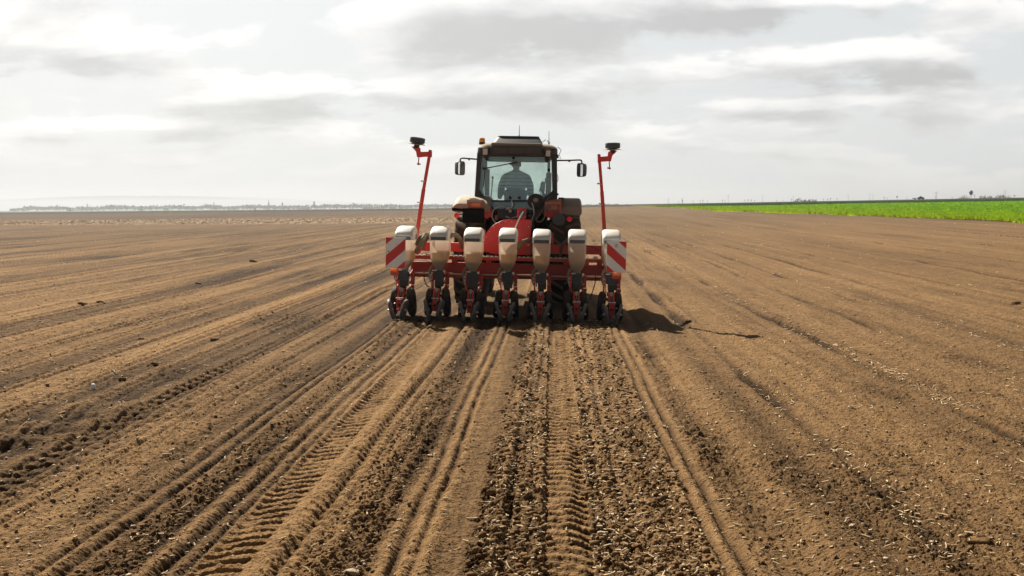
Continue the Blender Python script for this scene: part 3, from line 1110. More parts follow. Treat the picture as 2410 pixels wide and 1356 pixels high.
def scatter_clods():
    V0, F0 = ico(1)
    xs, ys, ss = [], [], []
    for n, z, s0, s1 in ((4200, (MX + .3, MX + 1.6, 4, 15.0, 1), .008, .026), (700, (MX - .5, MX - .18, 4, 15, 1), .007, .02),
                         (500, (MX - 1.55, MX - 1.3, 4, 15, 1), .007, .02), (2600, (-30, 30, 4, 30, 0), .006, .017),
                         (2600, (MX - 1.85, MX + 1.9, 13.4, 16.2, 1), .010, .036)):
        x, y = off_tread(*rand_ground(n, z))
        xs.append(x), ys.append(y)
        ss.append(s0 + (s1 - s0) * rng.uniform(0, 1, len(x)) ** 2.5 * (1 + 0 * x))
    x, y, s = map(np.concatenate, (xs, ys, ss))
    z = gz(x, y)
    lumps = [lump(V0, rng, 0.42, (1, .85, .7)) for _ in range(40)]
    Vs, Fs = [], []
    for i in range(len(x)):
        a = rng.uniform(0, 6.28)
        ca, sa = math.cos(a), math.sin(a)
        v = lumps[i % 40] * s[i]
        v = np.stack([v[:, 0] * ca - v[:, 1] * sa, v[:, 0] * sa + v[:, 1] * ca, v[:, 2]], 1)
        Vs.append(v + np.array((x[i], y[i], z[i] + s[i] * 0.25)))
        Fs.append(F0 + i * len(V0))
    mesh_np('loose_soil_crumbs', np.concatenate(Vs), np.concatenate(Fs), [M['clod']], 'stuff')


scatter_clods()


def scatter_straw():
    xs, ys = [], []
    for n, z in ((1500, (MX + .35, MX + 1.7, 4, 16, 1)), (2000, (-60, 60, 4, 80, 0)), (900, (MX + 1.7, 40, 4, 45, 0)), (250, (MX + .8, MX + 1.3, 4, 15, 1))):
        x, y = off_tread(*rand_ground(n, z))
        xs.append(x), ys.append(y)
    for xr, n in ((2.05, 260), (3.62, 620), (6.0, 250), (4.9, 120), (9.2, 150)):
        u = rng.uniform(0, 1, n)
        y = 1 / (1 / 5.0 + (1 / 45 - 1 / 5.0) * u)
        keep = vnoise(y * 0.6, np.zeros(n) + xr, 65) > -0.25
        y = y[keep]
        x = xr + 0.06 + 0.10 * vnoise(y * 0.35, 0 * y + xr, 63) + rng.normal(0, 0.07, len(y))
        xs.append(x), ys.append(y)
    x, y = np.concatenate(xs), np.concatenate(ys)
    z = gz(x, y)
    n = len(x)
    ln = np.minimum(0.005 + 0.024 * rng.uniform(0, 1, n) ** 3 + 0.0009 * y, 0.05)
    wd = 0.0022 + 0.0042 * rng.uniform(0, 1, n) ** 2 + 0.0002 * y
    a = rng.uniform(0, math.pi, n)
    tl = rng.normal(0, 0.25, n)
    d = np.stack([np.cos(a) * np.cos(tl), np.sin(a) * np.cos(tl), np.sin(tl)], 1)
    s = np.stack([-np.sin(a), np.cos(a), np.zeros(n)], 1)
    up = np.array((0, 0, 1.0))
    bend = rng.normal(0, 0.18, n)
    c = np.stack([x, y, z + wd * 0.9 + 0.002], 1)
    Vs = []
    for k, (tpos) in enumerate((-1, 0, 1)):
        b = (s * (bend * ln * (1 - tpos * tpos))[:, None])
        for (q1, q2) in ((-1, -.5), (1, -.5), (0, 1)):
            Vs.append(c + d * (ln * tpos)[:, None] + b + s * (wd * q1)[:, None] + up * (wd * q2 * 0.8)[:, None])
    V = np.stack(Vs, 1).reshape(-1, 3)
    f = []
    for k in range(2):
        for i in range(3):
            j = (i + 1) % 3
            f.append((k * 3 + i, k * 3 + j, (k + 1) * 3 + j, (k + 1) * 3 + i))
    F = (np.arange(n)[:, None, None] * 9 + np.array(f)[None]).reshape(-1, 4)
    mesh_np('straw_litter', V, F, [M['straw']], 'stuff')
    # pale chips and pebbles
    V0, F0 = ico(1)
    x1, y1 = rand_ground(650, (MX + .35, MX + 1.7, 4, 16, 1))
    x2, y2 = rand_ground(1700, (-60, 60, 4, 75, 0))
    x, y = off_tread(np.concatenate([x1, x2]), np.concatenate([y1, y2]))
    z = gz(x, y)
    Vp, Fp = [], []
    for i in range(len(x)):
        sz = 0.004 + 0.014 * rng.uniform() ** 2.5 + 0.00025 * y[i]
        v = lump(V0, rng, 0.3, (1, 0.7, 0.55)) * sz
        aa = rng.uniform(0, 6.28)
        v = np.stack([v[:, 0] * math.cos(aa) - v[:, 1] * math.sin(aa), v[:, 0] * math.sin(aa) + v[:, 1] * math.cos(aa), v[:, 2]], 1)
        Vp.append(v + np.array((x[i], y[i], z[i] + sz * 0.3)))
        Fp.append(F0 + i * len(V0))
    mesh_np('pebbles', np.concatenate(Vp), np.concatenate(Fp), [M['pebble']], 'stuff', smooth=True)
    # stalks left lying in the stubble strip, far left
    n = 7000
    t = rng.uniform(-0.75, -0.06, n)
    y = rng.uniform(88, 124, n) - 20 * t
    x = t * y
    z = T(x, y)
    a = rng.uniform(0, 3.14, n)
    ln = rng.uniform(0.04, 0.13, n)
    V = np.empty((n, 4, 3))
    for k, (p, q) in enumerate(((-1, 0), (1, 0), (1, 1), (-1, 1))):
        V[:, k, 0] = x + np.cos(a) * ln * p
        V[:, k, 1] = y + np.sin(a) * ln * p + 0.05 * q
        V[:, k, 2] = z + 0.02 + q * rng.uniform(0.01, 0.06, n)
    mesh_np('stubble', V.reshape(-1, 3), np.arange(n * 4).reshape(-1, 4), [M['straw']], 'stuff')


scatter_straw()


def single_lump(name, px, py, size, label, cat, m, sq=(1, .8, .6), group=None, sink=0.3):
    p = ground_hit(px, py)
    V0, F0 = ico(3)
    rg = np.random.default_rng(int(px * 7 + py))
    v = lump(V0, rg, 0.3, sq)
    v = v + 0.05 * np.stack([fbm(v[:, 0] * 3 + 9, v[:, 1] * 3 + v[:, 2] * 2, 3, 5)] * 3, 1) * V0
    v = v * size
    ob = mesh_np(name, v, F0, [m], None, smooth=True)
    z = float(gz(p.x, p.y)[0])
    ob.location = (p.x, p.y, z + size * (0.5 - sink) * sq[2])
    tag(ob, label, cat, group)


G = 'dark clods on the sown soil'
for a in (
    (195, 719, 0.075, 'dark flat clod left of another clod on the far left soil', (1.5, .8, .5)),
    (236, 712, 0.07, 'dark low clod right beside a flat clod on the far left soil', (1.4, .8, .5)),
    (506, 798, 0.055, 'rounded dark clod alone on the left soil below the treaded track', (1.1, .9, .8)),
    (360, 857, 0.055, 'dark round clod alone in the middle of the left soil', (1.1, .9, .8)),
    (70, 883, 0.05, 'larger dark clod of a close pair near the left edge', (1.1, .9, .8)),
    (90, 883, 0.035, 'smaller dark clod of a close pair near the left edge', (1.1, .9, .8)),
    (290, 891, 0.035, 'small dark clod on the left soil above the white shard', (1.2, .9, .8)),
    (330, 794, 0.04, 'small dark clod left of the rounded clod on the left soil', (1.2, .9, .7)),
    (597, 617, 0.09, 'distant dark clod on the soil left of the machine', (1.3, .9, .7)),
    (464, 665, 0.08, 'distant dark flat clod on the left soil near the horizon side', (1.5, .9, .6)),
    (2390, 717, 0.085, 'dark clod at the right edge of the field', (1.4, .9, .6)),
    (1040, 1150, 0.030, 'dark crumbly clod on the ridge below the machine, left of the smooth track', (1.1, .9, .8)),
    (1155, 1165, 0.034, 'dark round clod in the cloddy band below the machine', (1.1, .9, .8)),
    (1118, 1283, 0.034, 'dark round clod near the bottom edge in the cloddy band', (1.1, .9, .9)),
    (920, 1218, 0.034, 'dark clod low on the ridge between the two left tracks', (1.1, .9, .9)),
):
    single_lump('soil_clod', a[0], a[1], a[2] * .78, a[3], 'clod', M['clod'], a[4], G)
single_lump('pale_stone', 822, 1345, 0.030, 'pale rounded stone lying at the bottom edge of the field', 'stone', M['pale_stone'], (1.3, .8, .6))
single_lump('pale_stone', 845, 1338, 0.014, 'small pale pebble touching the rounded stone at the bottom edge', 'stone', M['pale_stone'], (1, .8, .7))
single_lump('white_shard', 219, 909, 0.034, 'white pointed shard lying on the left soil', 'shard', M['sign_white'], (.7, .5, 1.2))
single_lump('pale_stone', 2305, 1285, 0.04, 'crumbled pale lump on the soil at lower right', 'stone', M['clod'], (1.5, .9, .5))


def maize_stalk():
    for i, (px, py, ln, a, lab) in enumerate(((1029, 1089, .022, .1, 'short pale straw stalk lying across the smooth track below the machine'),
                                              (1975, 1245, .06, .45, 'long thin straw stalk on the lower right soil'),
                                              (660, 1180, .03, -.3, 'pale dry stalk lying on the left wheel track'))):
        p = ground_hit(px, py)
        z = float(gz(p.x, p.y)[0])
        mb = MB()
        d = Vector((math.cos(a), math.sin(a), 0.02)) * ln
        c = Vector((0, 0, 0.006))
        mb.tube([c - d, c - d * .3 + Vector((0, .004, .003)), c + d * .4, c + d], [.0022, .0020, .0018, .0012], 6, smooth_n=4)
        o = mb.build('straw_stalk', M['straw'], smooth=40)
        o.location = (p.x, p.y, z)
        tag(o, lab, 'straw')


maize_stalk()


# ---------------------------------------------------------------- the green crop on the right
def crop():
    ye = np.array([40, 65, 110, 137, 160, 202, 270])
    xe = np.array([34.5, 31.9, 28.0, 22.8, 23.5, 24.6, 21.0])
    ys = np.concatenate([np.geomspace(48, 272, 300)])
    u = np.concatenate([np.linspace(0, .08, 26)[:-1], np.linspace(0.08, 1, 170)])
    x0 = np.interp(ys, ye, xe)
    x1 = ys * 0.95 + 8
    X = x0[:, None] + (x1 - x0)[:, None] * u[None, :]
    Y = np.repeat(ys[:, None], len(u), 1)
    X = X + np.where(u[None, :] < 0.05, 0.7 * vnoise(Y * 0.25, Y * 0, 3) + 0.4 * vnoise(Y * 0.9, Y * 0, 4), 0)
    Z = T(X, Y) + 0.13 + 0.06 * fbm(X * 0.9, Y * 0.35, 3, 8) + 0.04 * _h(np.floor(X * 3), np.floor(Y * 2), 2)
    Z[:, 0] -= 0.30
    V = np.stack([X, Y, Z], -1).reshape(-1, 3)
    nr, nc = X.shape
    i = np.arange((nr - 1) * nc).reshape(nr - 1, nc)[:, :-1].ravel()
    F = np.stack([i, i + 1, i + nc + 1, i + nc], 1)
    # blades standing on the sheet
    n = 90000
    yb = 1 / (1 / 56 + (1 / 230 - 1 / 56) * rng.uniform(0, 1, n))
    xb0 = np.interp(yb, ye, xe)
    tmax = np.minimum(0.62 * yb + 4, 0.95 * yb + 8)
    xb0 = xb0 - 0.9 * rng.uniform(0, 1, n) ** 3
    xb = xb0 + np.maximum(tmax - xb0, 1) * rng.uniform(0, 1, n) ** 1.3
    zb = T(xb, yb) + 0.10
    a = rng.uniform(0, math.pi, n)
    h = rng.uniform(0.07, 0.20, n)
    w = 0.035 + 0.0006 * yb
    B = np.empty((n, 4, 3))
    lean = rng.normal(0, 0.08, (n, 2))
    for k, (p, q) in enumerate(((-1, 0), (1, 0), (.35, 1), (-.35, 1))):
        B[:, k, 0] = xb + np.cos(a) * w * p + lean[:, 0] * q
        B[:, k, 1] = yb + np.sin(a) * w * p + lean[:, 1] * q
        B[:, k, 2] = zb + h * q
    V2 = np.concatenate([V, B.reshape(-1, 3)])
    F2 = np.concatenate([F, np.arange(n * 4).reshape(-1, 4) + len(V)])
    m, nt, b, out = new_mat('young_crop')
    nn, l = nt.nodes, nt.links
    geo = nn.new('ShaderNodeNewGeometry')
    sp = nn.new('ShaderNodeSeparateXYZ')
    l.new(geo.outputs['Position'], sp.inputs[0])
    no = nn.new('ShaderNodeTexNoise')
    no.inputs['Scale'].default_value = 0.55
    no.inputs['Detail'].default_value = 8
    no.inputs['Roughness'].default_value = 0.75
    l.new(geo.outputs['Position'], no.inputs['Vector'])
    ramp = nn.new('ShaderNodeValToRGB')
    ramp.color_ramp.elements[0].position = 0.36
    ramp.color_ramp.elements[0].color = (0.085, 0.225, 0.008, 1)
    ramp.color_ramp.elements[1].position = 0.62
    ramp.color_ramp.elements[1].color = (0.27, 0.46, 0.011, 1)
    l.new(no.outputs[0], ramp.inputs[0])
    # a thinner, yellower drill width along the headland; older dark stand far back
    far = nn.new('ShaderNodeMapRange')
    l.new(sp.outputs[1], far.inputs[0])
    far.inputs[1].default_value = 196
    far.inputs[2].default_value = 212
    mx = nn.new('ShaderNodeMix')
    mx.data_type = 'RGBA'
    l.new(far.outputs[0], mx.inputs[0])
    l.new(ramp.outputs[0], mx.inputs[6])
    mx.inputs[7].default_value = (0.022, 0.060, 0.010, 1)
    ed = nn.new('ShaderNodeMath')
    ed.operation = 'MULTIPLY_ADD'
    l.new(sp.outputs[1], ed.inputs[0])
    ed.inputs[1].default_value = 0.085
    l.new(sp.outputs[0], ed.inputs[2])
    er = nn.new('ShaderNodeMapRange')
    l.new(ed.outputs[0], er.inputs[0])
    er.inputs[1].default_value = 36.5
    er.inputs[2].default_value = 60
    er.inputs[3].default_value = 0.55
    er.inputs[4].default_value = 0.0
    mx2 = nn.new('ShaderNodeMix')
    mx2.data_type = 'RGBA'
    l.new(er.outputs[0], mx2.inputs[0])
    l.new(mx.outputs[2], mx2.inputs[6])
    mx2.inputs[7].default_value = (0.34, 0.40, 0.008, 1)
    df = nn.new('ShaderNodeBsdfDiffuse')
    tl = nn.new('ShaderNodeBsdfTranslucent')
    l.new(mx2.outputs[2], df.inputs[0])
    l.new(mx2.outputs[2], tl.inputs[0])
    ms = nn.new('ShaderNodeMixShader')
    ms.inputs[0].default_value = 0.35
    l.new(df.outputs[0], ms.inputs[1])
    l.new(tl.outputs[0], ms.inputs[2])
    l.new(ms.outputs[0], out.inputs[0])
    ob = mesh_np('green_crop', V2, F2, [m], 'stuff')


crop()


# ---------------------------------------------------------------- the seed drill (planter)
def mach_base(x, y, z=0.0):
    return MACH @ Matrix.Translation((x, y, z))


PL_BASE = Vector((0, 1.0, 0))
planter = thing('seed_planter', 'red seven row seed planter with white hoppers working behind the tractor', 'planter', mach_base(*PL_BASE))


def islands(mb):
    """the separate pieces of a builder, each as a builder"""
    par = list(range(len(mb.v)))

    def find(i):
        while par[i] != i:
            par[i] = par[par[i]]
            i = par[i]
        return i
    for f in mb.f:
        r = find(f[0])
        for i in f[1:]:
            par[find(i)] = r
    out = {}
    for f, m in zip(mb.f, mb.mi):
        d = out.setdefault(find(f[0]), (MB(), {}))
        nf = []
        for i in f:
            if i not in d[1]:
                d[1][i] = len(d[0].v)
                d[0].v.append(mb.v[i])
            nf.append(d[1][i])
        d[0].f.append(tuple(nf))
        d[0].mi.append(m)
    return [d[0] for d in out.values()]


def P(mb, name, mats, parent=None, smooth=None, bev=0.0, label=None, base=PL_BASE, split=False):
    if split:
        return [m.build(name, mats, parent or planter, base, smooth, bev) for m in islands(mb)]
    o = mb.build(name, mats, parent or planter, base, smooth, bev)
    if label:
        o['label'] = label
    return o


def sub(mb, name, mats, parent, smooth=None, bev=0.0, label=None, split=False):
    """sub-part of a part whose own origin is the thing's origin"""
    if split:
        return [m.build(name, mats, parent, PL_BASE, smooth, bev) for m in islands(mb)]
    o = mb.build(name, mats, parent, PL_BASE, smooth, bev)
    if label:
        o['label'] = label
    return o


# frame: main bar, rear panel, rails ------------------------------------------------
def planter_frame():
    mb = MB()
    mb.box((0.03, 1.62, 1.075), (3.32, 0.16, 0.15))                       # main upper bar
    for x in (-1.10, -0.28, 0.62, 1.12):
        mb.box((x, 1.52, 1.075), (0.10, 0.05, 0.19))                      # clamp plates
        mb.cyl((x - .03, 1.49, 1.02), (x - .03, 1.46, 1.02), .012, n=6)
        mb.cyl((x + .03, 1.49, 1.13), (x + .03, 1.46, 1.13), .012, n=6)
    P(mb, 'main_bar', M['red'], bev=.008)
    mb = MB()
    mb.box((0.03, 1.12, 0.915), (3.30, 0.10, 0.055))
    P(mb, 'upper_rail', M['red'], bev=.005)
    # perforated strip on the rail
    mb = MB()
    mb.box((0.03, 1.10, 0.9445), (3.25, 0.06, 0.004))
    for x in np.arange(-1.55, 1.6, 0.075):
        if abs(((x + .276) % .5525) - .276) > .1:
            mb.box((x, 1.10, 0.952), (0.045, 0.07, 0.016))
    P(mb, 'rail_teeth', M['zinc'])
    mb = MB()
    mb.box((0.03, 1.17, 0.755), (3.30, 0.15, 0.17))
    P(mb, 'rear_beam', M['dark_red'], bev=.008)
    mb = MB()
    for x in np.arange(-1.5, 1.6, 0.2762):
        mb.box((x + .03, 1.088, 0.755), (0.012, 0.012, 0.175))
        for dz in (-.05, .05):
            mb.cyl((x + .07, 1.096, .755 + dz), (x + .07, 1.084, .755 + dz), .008, n=6)
    P(mb, 'beam_strap', M['dark_red'], split=True)
    mb = MB()
    for x in (-1.2, -.9, .95, 1.28, 1.5):
        mb.box((x, 1.15, 0.862), (0.09, 0.06, 0.045))
    for x in (-1.35, -.62, -.05, .48, 1.02, 1.45):
        mb.box((x, 1.4, 0.93), (0.055, 0.5, 0.07))
        mb.box((x, 1.4, 0.80), (0.05, 0.46, 0.05))
    P(mb, 'cross_member', M['red'], bev=.004, split=True)
    mb = MB()
    mb.cyl((-1.62, 1.02, 0.655), (1.66, 1.02, 0.655), 0.013, n=10)
    for x in np.arange(-1.4, 1.5, 0.5525):
        mb.cyl((x + .3, 1.02, .655), (x + .33, 1.02, .655), .02, n=8)
    P(mb, 'drive_shaft', M['steel'], smooth=40)
    mb = MB()
    mb.box((0.03, 1.1, 0.615), (3.28, 0.06, 0.05))
    P(mb, 'lower_rail', M['dark_red'], bev=.005)
    # three-point headstock towards the tractor
    mb = MB()
    for s in (-1, 1):
        mb.bar((s * .42 + .06, 1.66, .95), (s * .42 + .06, 1.66, .62), .09, .10)
        mb.bar((s * .42 + .06, 1.7, .66), (s * .42 + .06, 1.95, .62), .05, .10)
        mb.bar((s * .40 + .06, 1.66, 1.1), (s * .10 + .06, 1.74, 1.42), .05, .08)
    mb.box((.06, 1.75, 1.42), (.30, .06, .10))
    P(mb, 'headstock', M['red'], bev=.006)
    mb = MB()
    for x, z0, z1 in ((-.43, 1.14, 1.36), (.72, 1.14, 1.33)):
        mb.box((x, 1.55, (z0 + z1) / 2), (.028, .03, z1 - z0))
        mb.cyl((x, 1.55, z1), (x, 1.55, z1 + .02), .014, n=8)
    P(mb, 'parking_stand', M['orange_red'], bev=.003, split=True)


planter_frame()


# vacuum fan --------------------------------------------------------------------------
def fan():
    c = L(1205, 578, 16.95)
    cx, cz, r = c.x - .02, 1.09, 0.475
    y0, y1 = 1.50, 1.72
    poly = []
    for k in range(25):
        a = R(182 - 92 * k / 24)
        poly.append((cx + r * math.cos(a), cz + r * math.sin(a)))
    poly += [(cx + .34, cz + r), (cx + .34, cz - .12), (cx - .30, cz - .12), (cx - r, cz - .05)]
    mb = MB().prism(poly, y0, y1)
    for k in range(7):
        a = R(172 - 14 * k)
        mb.cyl((cx + (r - .03) * math.cos(a), y0 - .012, cz + (r - .03) * math.sin(a)), (cx + (r - .03) * math.cos(a), y0 + .01, cz + (r - .03) * math.sin(a)), .009, n=6, mi=1)
    for dx, dz in ((.05, .32), (-.12, .27), (.20, .14), (.30, .36), (.30, .05), (-.2, .05)):
        mb.cyl((cx + dx, y0 - .012, cz + dz), (cx + dx, y0 + .01, cz + dz), .010, n=6, mi=1)
    h = P(mb, 'fan_housing', [M['fan_red'], M['zinc']], bev=.004)
    mb = MB()
    mb.box((cx + .30, y0 + .1, cz + .18), (.075, .21, .56))
    for k in range(3):
        mb.box((cx + .30, y0 - .005, cz + .05 + k * .16), (.07, .012, .012))
    sub(mb, 'outlet_duct', M['red'], h, bev=.006)
    # upper arm with a square plate and grey pressure gauge
    mb = MB()
    p = L(1228, 502, 16.95)
    mb.box((p.x, 1.56, (p.z + cz + .35) / 2), (.12, .05, p.z - cz - .35))
    mb.box((p.x, 1.55, p.z), (.155, .04, .165))
    pl = P(mb, 'gauge_post', M['fan_red'], bev=.006)
    mb = MB().lathe([(0, .03), (.05, .03), (.058, .02), (.058, 0), (0, 0)], (p.x + .01, 1.528, p.z - .01), (0, -1, 0), 24)
    sub(mb, 'pressure_gauge', M['slate'], pl, smooth=40)
    mb = MB()
    pts = [(p.x + .03, 1.49, p.z + .03), (p.x - .03, 1.44, p.z - .08), (p.x - .10, 1.43, p.z - .26), (p.x - .115, 1.43, p.z - .42), (p.x - .08, 1.42, p.z - .58), (p.x - .07, 1.44, p.z - .66)]
    mb.tube(pts, .012, 8, smooth_n=6)
    P(mb, 'white_tube', M['sign_white'], smooth=60)
    mb = MB()
    for k in range(26):                                            # a brush of trash lodged on the bar
        x = cx + .05 + rng.uniform(-.02, .30)
        mb.cyl((x, 1.50, 1.12 + rng.uniform(-.03, .03)), (x + rng.uniform(-.05, .05), 1.46, 1.06 + rng.uniform(-.05, .02)), .004, .002, n=4)
    P(mb, 'caught_trash', M['hose'])['kind'] = 'stuff'
    mb = MB()
    for s in (0, 1, 2):
        mb.tube([(cx - r - .02, 1.55, 1.2 + .06 * s), (cx - r - .12, 1.5, 1.27 + .03 * s), (cx - r - .2, 1.52, 1.17 + .05 * s)], .012, 6, smooth_n=4)
    mb.box((cx - r - .1, 1.5, 1.16), (.11, .09, .10))
    P(mb, 'valve_block', M['hose'], bev=.006, smooth=40)
    mb = MB()
    for k in range(5):
        x = cx + .36 + .035 * k
        mb.cyl((x, 1.58, 1.12), (x, 1.58, 1.24 + .05 * (k % 3)), .014, n=8)
    mb.box((cx + .44, 1.62, 1.17), (.16, .08, .07))
    P(mb, 'hydraulic_ports', M['red'], smooth=40)


fan()


# row units ----------------------------------------------------------------------------
HOP = [  # z, half-width, y rear, y front, corner radius
    (0.700, 0.056, 0.600, 0.720, .02), (0.755, 0.057, 0.595, 0.725, .02), (0.785, 0.074, 0.565, 0.77, .03),
    (0.825, 0.100, 0.525, 0.86, .035), (0.88, 0.121, 0.498, 0.95, .04), (0.95, 0.132, 0.482, 1.03, .045),
    (1.04, 0.138, 0.476, 1.09, .045), (1.15, 0.140, 0.480, 1.12, .045), (1.222, 0.137, 0.488, 1.12, .045)]


def make_unit():
    u = MB()
    # parallel linkage to the beam, side plates of the shank, opener frame
    for s in (-1, 1):
        u.bar((s * .075, 1.10, .70), (s * .075, .72, .64), .016, .045)
        u.bar((s * .075, 1.10, .58), (s * .075, .72, .52), .016, .045)
    u.prism([(.70, .66), (.78, .66), (.80, .40), (.62, .22), (.42, .20), (.36, .34), (.48, .46), (.66, .50)], .098, .112, 'x')
    u.prism([(.70, .66), (.78, .66), (.80, .40), (.62, .22), (.42, .20), (.36, .34), (.48, .46), (.66, .50)], -.112, -.098, 'x')
    u.box((.135, .66, .60), (.05, .10, .20))
    u.box((.14, .58, .47), (.055, .05, .05))
    u.prism([(.5, .02), (.66, .02), (.72, .2), (.44, .22)], -.02, .02, 'x')
    root = u.build('row_unit', M['dark_red'], planter, PL_BASE, None, .003)

    mb = MB().ringloft([rrect(0, (a + b) / 2, 2 * w, b - a, r, z) for z, w, a, b, r in HOP])
    sub(mb, 'seed_hopper', M['shell'], root, smooth=50)
    # what shows through: grain lying in the lower part, dusted inner wall above
    k = 0.93
    inner = [(z, w * k, a + .010, b - .010, r) for z, w, a, b, r in HOP]
    lo = [q for q in inner if q[0] <= .90]
    mb = MB().ringloft([rrect(0, (a + b) / 2, 2 * w, b - a, r, z) for z, w, a, b, r in lo])
    sub(mb, 'seed_fill', M['seed'], root, smooth=50)
    up = [(.893, .1235 * k, .508, .94, .04)] + [q for q in inner if .9 < q[0] < 1.0] + [(1.03, .137 * k, .488, 1.08, .045)]
    mb = MB().ringloft([rrect(0, (a + b) / 2, 2 * w, b - a, r, z) for z, w, a, b, r in up])
    sub(mb, 'dusted_lining', M['seed_dust'], root, smooth=50)

    # lid: curved top that falls to the rear, with a wrapped-over rear lip
    prof = [(.470, 1.270), (.482, 1.300), (.54, 1.352), (.62, 1.394), (.74, 1.424), (.90, 1.434), (1.04, 1.420), (1.11, 1.385), (1.135, 1.33), (1.14, 1.215), (.48, 1.215)]
    rings = []
    for x, dz, dy in ((-.146, .62, .045), (-.144, .80, .02), (-.130, .93, .006), (-.100, 1.0, 0), (.100, 1.0, 0), (.130, .93, .006), (.144, .80, .02), (.146, .62, .045)):
        rings.append([(x, min(max(y, .47 + dy), 1.14 - dy), 1.215 + (z - 1.215) * dz) for y, z in prof])
    mb = MB().ringloft(rings)
    sub(mb, 'hopper_lid', M['white'], root, smooth=38)
    mb = MB().box((-.004, .468, 1.243), (.240, .022, .054))
    sub(mb, 'lid_catch', M['slate'], root, bev=.006)
    mb = MB()
    for (y, z, w, h) in ((.92, 1.285, .16, .028), (.88, 1.250, .10, .02), (1.0, 1.255, .07, .02)):
        mb.box((.1468, y, z), (.003, w, h))
    sub(mb, 'red_emblem', M['sign_red'], root)

    mb = MB()
    mb.box((0, .54, .655), (.17, .13, .15))
    for q in range(7):
        mb.box((-.07 + q * .0233, .472, .67), (.009, .01, .115))
    mb.box((0, .62, .72), (.13, .10, .03))
    sub(mb, 'metering_box', M['meter'], root, bev=.005)
    mb = MB()
    mb.box((.02, .50, .535), (.135, .12, .10))
    mb.box((.03, .44, .54), (.085, .03, .06))
    mb.prism([(.42, .49), (.58, .49), (.55, .42), (.46, .42)], -.04, .05, 'x')
    sub(mb, 'meter_base', M['black'], root, bev=.004)
    mb = MB()
    mb.tube([(-.04, .66, .80), (-.105, .58, .79), (-.135, .53, .72), (-.13, .52, .62), (-.10, .52, .55)], .024, 10, smooth_n=5)
    sub(mb, 'air_hose', M['hose'], root, smooth=60)
    mb = MB()
    mb.box((-.055, .475, .736), (.07, .05, .012))
    mb.cyl((.10, .47, .725), (.10, .52, .725), .018, n=10)
    for s, z in ((-1, .60), (-1, .66), (1, .57), (-1, .545)):
        mb.cyl((s * .108, .50, z), (s * .122, .50, z), .012, n=8)
        mb.cyl((s * .095, .462, z - .01), (s * .115, .462, z - .01), .008, n=6)
    mb.bar((-.126, .49, .56), (-.126, .49, .67), .006, .012)
    sub(mb, 'fitting', M['zinc'], root, smooth=40, split=True)
    mb = MB()
    mb.tube([(-.092, .45, .70), (-.094, .44, .56), (-.088, .40, .475), (-.05, .36, .45), (-.02, .33, .44)], .0085, 8, smooth_n=5)
    sub(mb, 'red_bracket_rod', M['red'], root, smooth=60)

    for s, x in ((-1, -.142), (1, .132)):
        w = .054
        prof = [(.10, -.03), (.10, -w), (.195, -w), (.222, -w * .75), (.231, -w * .3), (.231, w * .3), (.222, w * .75), (.195, w), (.10, w), (.10, .03), (0, .03)]
        prof = [(0, -.03)] + prof
        mb = MB().lathe(prof, (x, .56, .226), (1, 0, 0.10 * s), 36)
        sub(mb, 'gauge_wheel', M['rubber'], root, smooth=40)
    # V closing wheels
    for s in (-1, 1):
        ax = Vector((1, -0.10 * s, -0.27 * s)).normalized()
        c = Vector((s * .100, -.04, .158))
        t = .024
        r = .166
        prof = [(0, -.012), (.09, -.012), (.115, -t), (r - .02, -t), (r - .006, -t * .7), (r, 0), (r - .006, t * .7), (r - .02, t), (.115, t), (.09, .012), (0, .012)]
        mb = MB().lathe(prof, c, ax, 36)
        sub(mb, 'closing_wheel', M['press_rubber'], root, smooth=40)
        mb = MB()
        mb.cyl(c - ax * .034, c + ax * .034, .020, n=10)
        mb.cyl(c + ax * s * .034, c + ax * s * .052, .012, n=8)
        sub(mb, 'wheel_hub', M['zinc'], root, smooth=40)
    # arm that carries them
    mb = MB()
    for s in (-1, 1):
        mb.bar((s * .028, .34, .44), (s * .030, .20, .29), .014, .05)
    mb.prism([(-.040, .300), (.040, .300), (.036, .20), (.030, .125), (-.030, .125), (-.036, .20)], .105, .125)
    mb.bar((-.036, .11, .29), (-.028, .02, .13), .012, .026)
    mb.bar((.036, .11, .29), (.028, .02, .13), .012, .026)
    mb.box((0, .06, .142), (.058, .06, .030))
    mb.bar((0, .55, .36), (0, .12, .25), .06, .06)
    mb.prism([(.30, .47), (.36, .40), (.36, .30), (.24, .26), (.2, .30)], -.05, -.036, 'x')
    mb.prism([(.30, .47), (.36, .40), (.36, .30), (.24, .26), (.2, .30)], .036, .05, 'x')
    sub(mb, 'closing_arm', M['red'], root, bev=.003)
    mb = MB()
    mb.lathe([(0, .02), (.018, .02), (.036, .012), (.036, 0), (0, 0)], (0, .315, .435), (0, -1, .25), 18)
    mb.bar((0, .30, .42), (0, .205, .31), .010, .012)
    sub(mb, 'pivot_cap', M['rim'], root, smooth=40)
    mb = MB()
    mb.box((0, .47, .30), (.075, .20, .24))
    mb.box((0, .40, .42), (.13, .06, .05))
    mb.bar((-.15, .50, .33), (.15, .50, .33), .04, .04)
    mb.bar((-.07, .36, .24), (.07, .36, .24), .03, .05)
    sub(mb, 'wheel_bracket', M['black'], root, bev=.004)
    mb = MB()
    for q in (-1, 1):
        mb.cyl((q * .062, .12, .235), (q * .082, .12, .232), .012, n=8)
    sub(mb, 'adjuster_nut', M['zinc'], root, smooth=40, split=True)
    mb = MB()
    mb.cyl((0, .245, .345), (0, .165, .285), .014, n=10)
    mb.cyl((0, .10, .225), (0, .09, .205), .018, n=10)
    sub(mb, 'spring', M['black'], root, smooth=40, split=True)
    mb = MB()
    mb.box((.002, .150, .318), (.125, .016, .016))
    mb.box((.006, .140, .292), (.092, .012, .012))
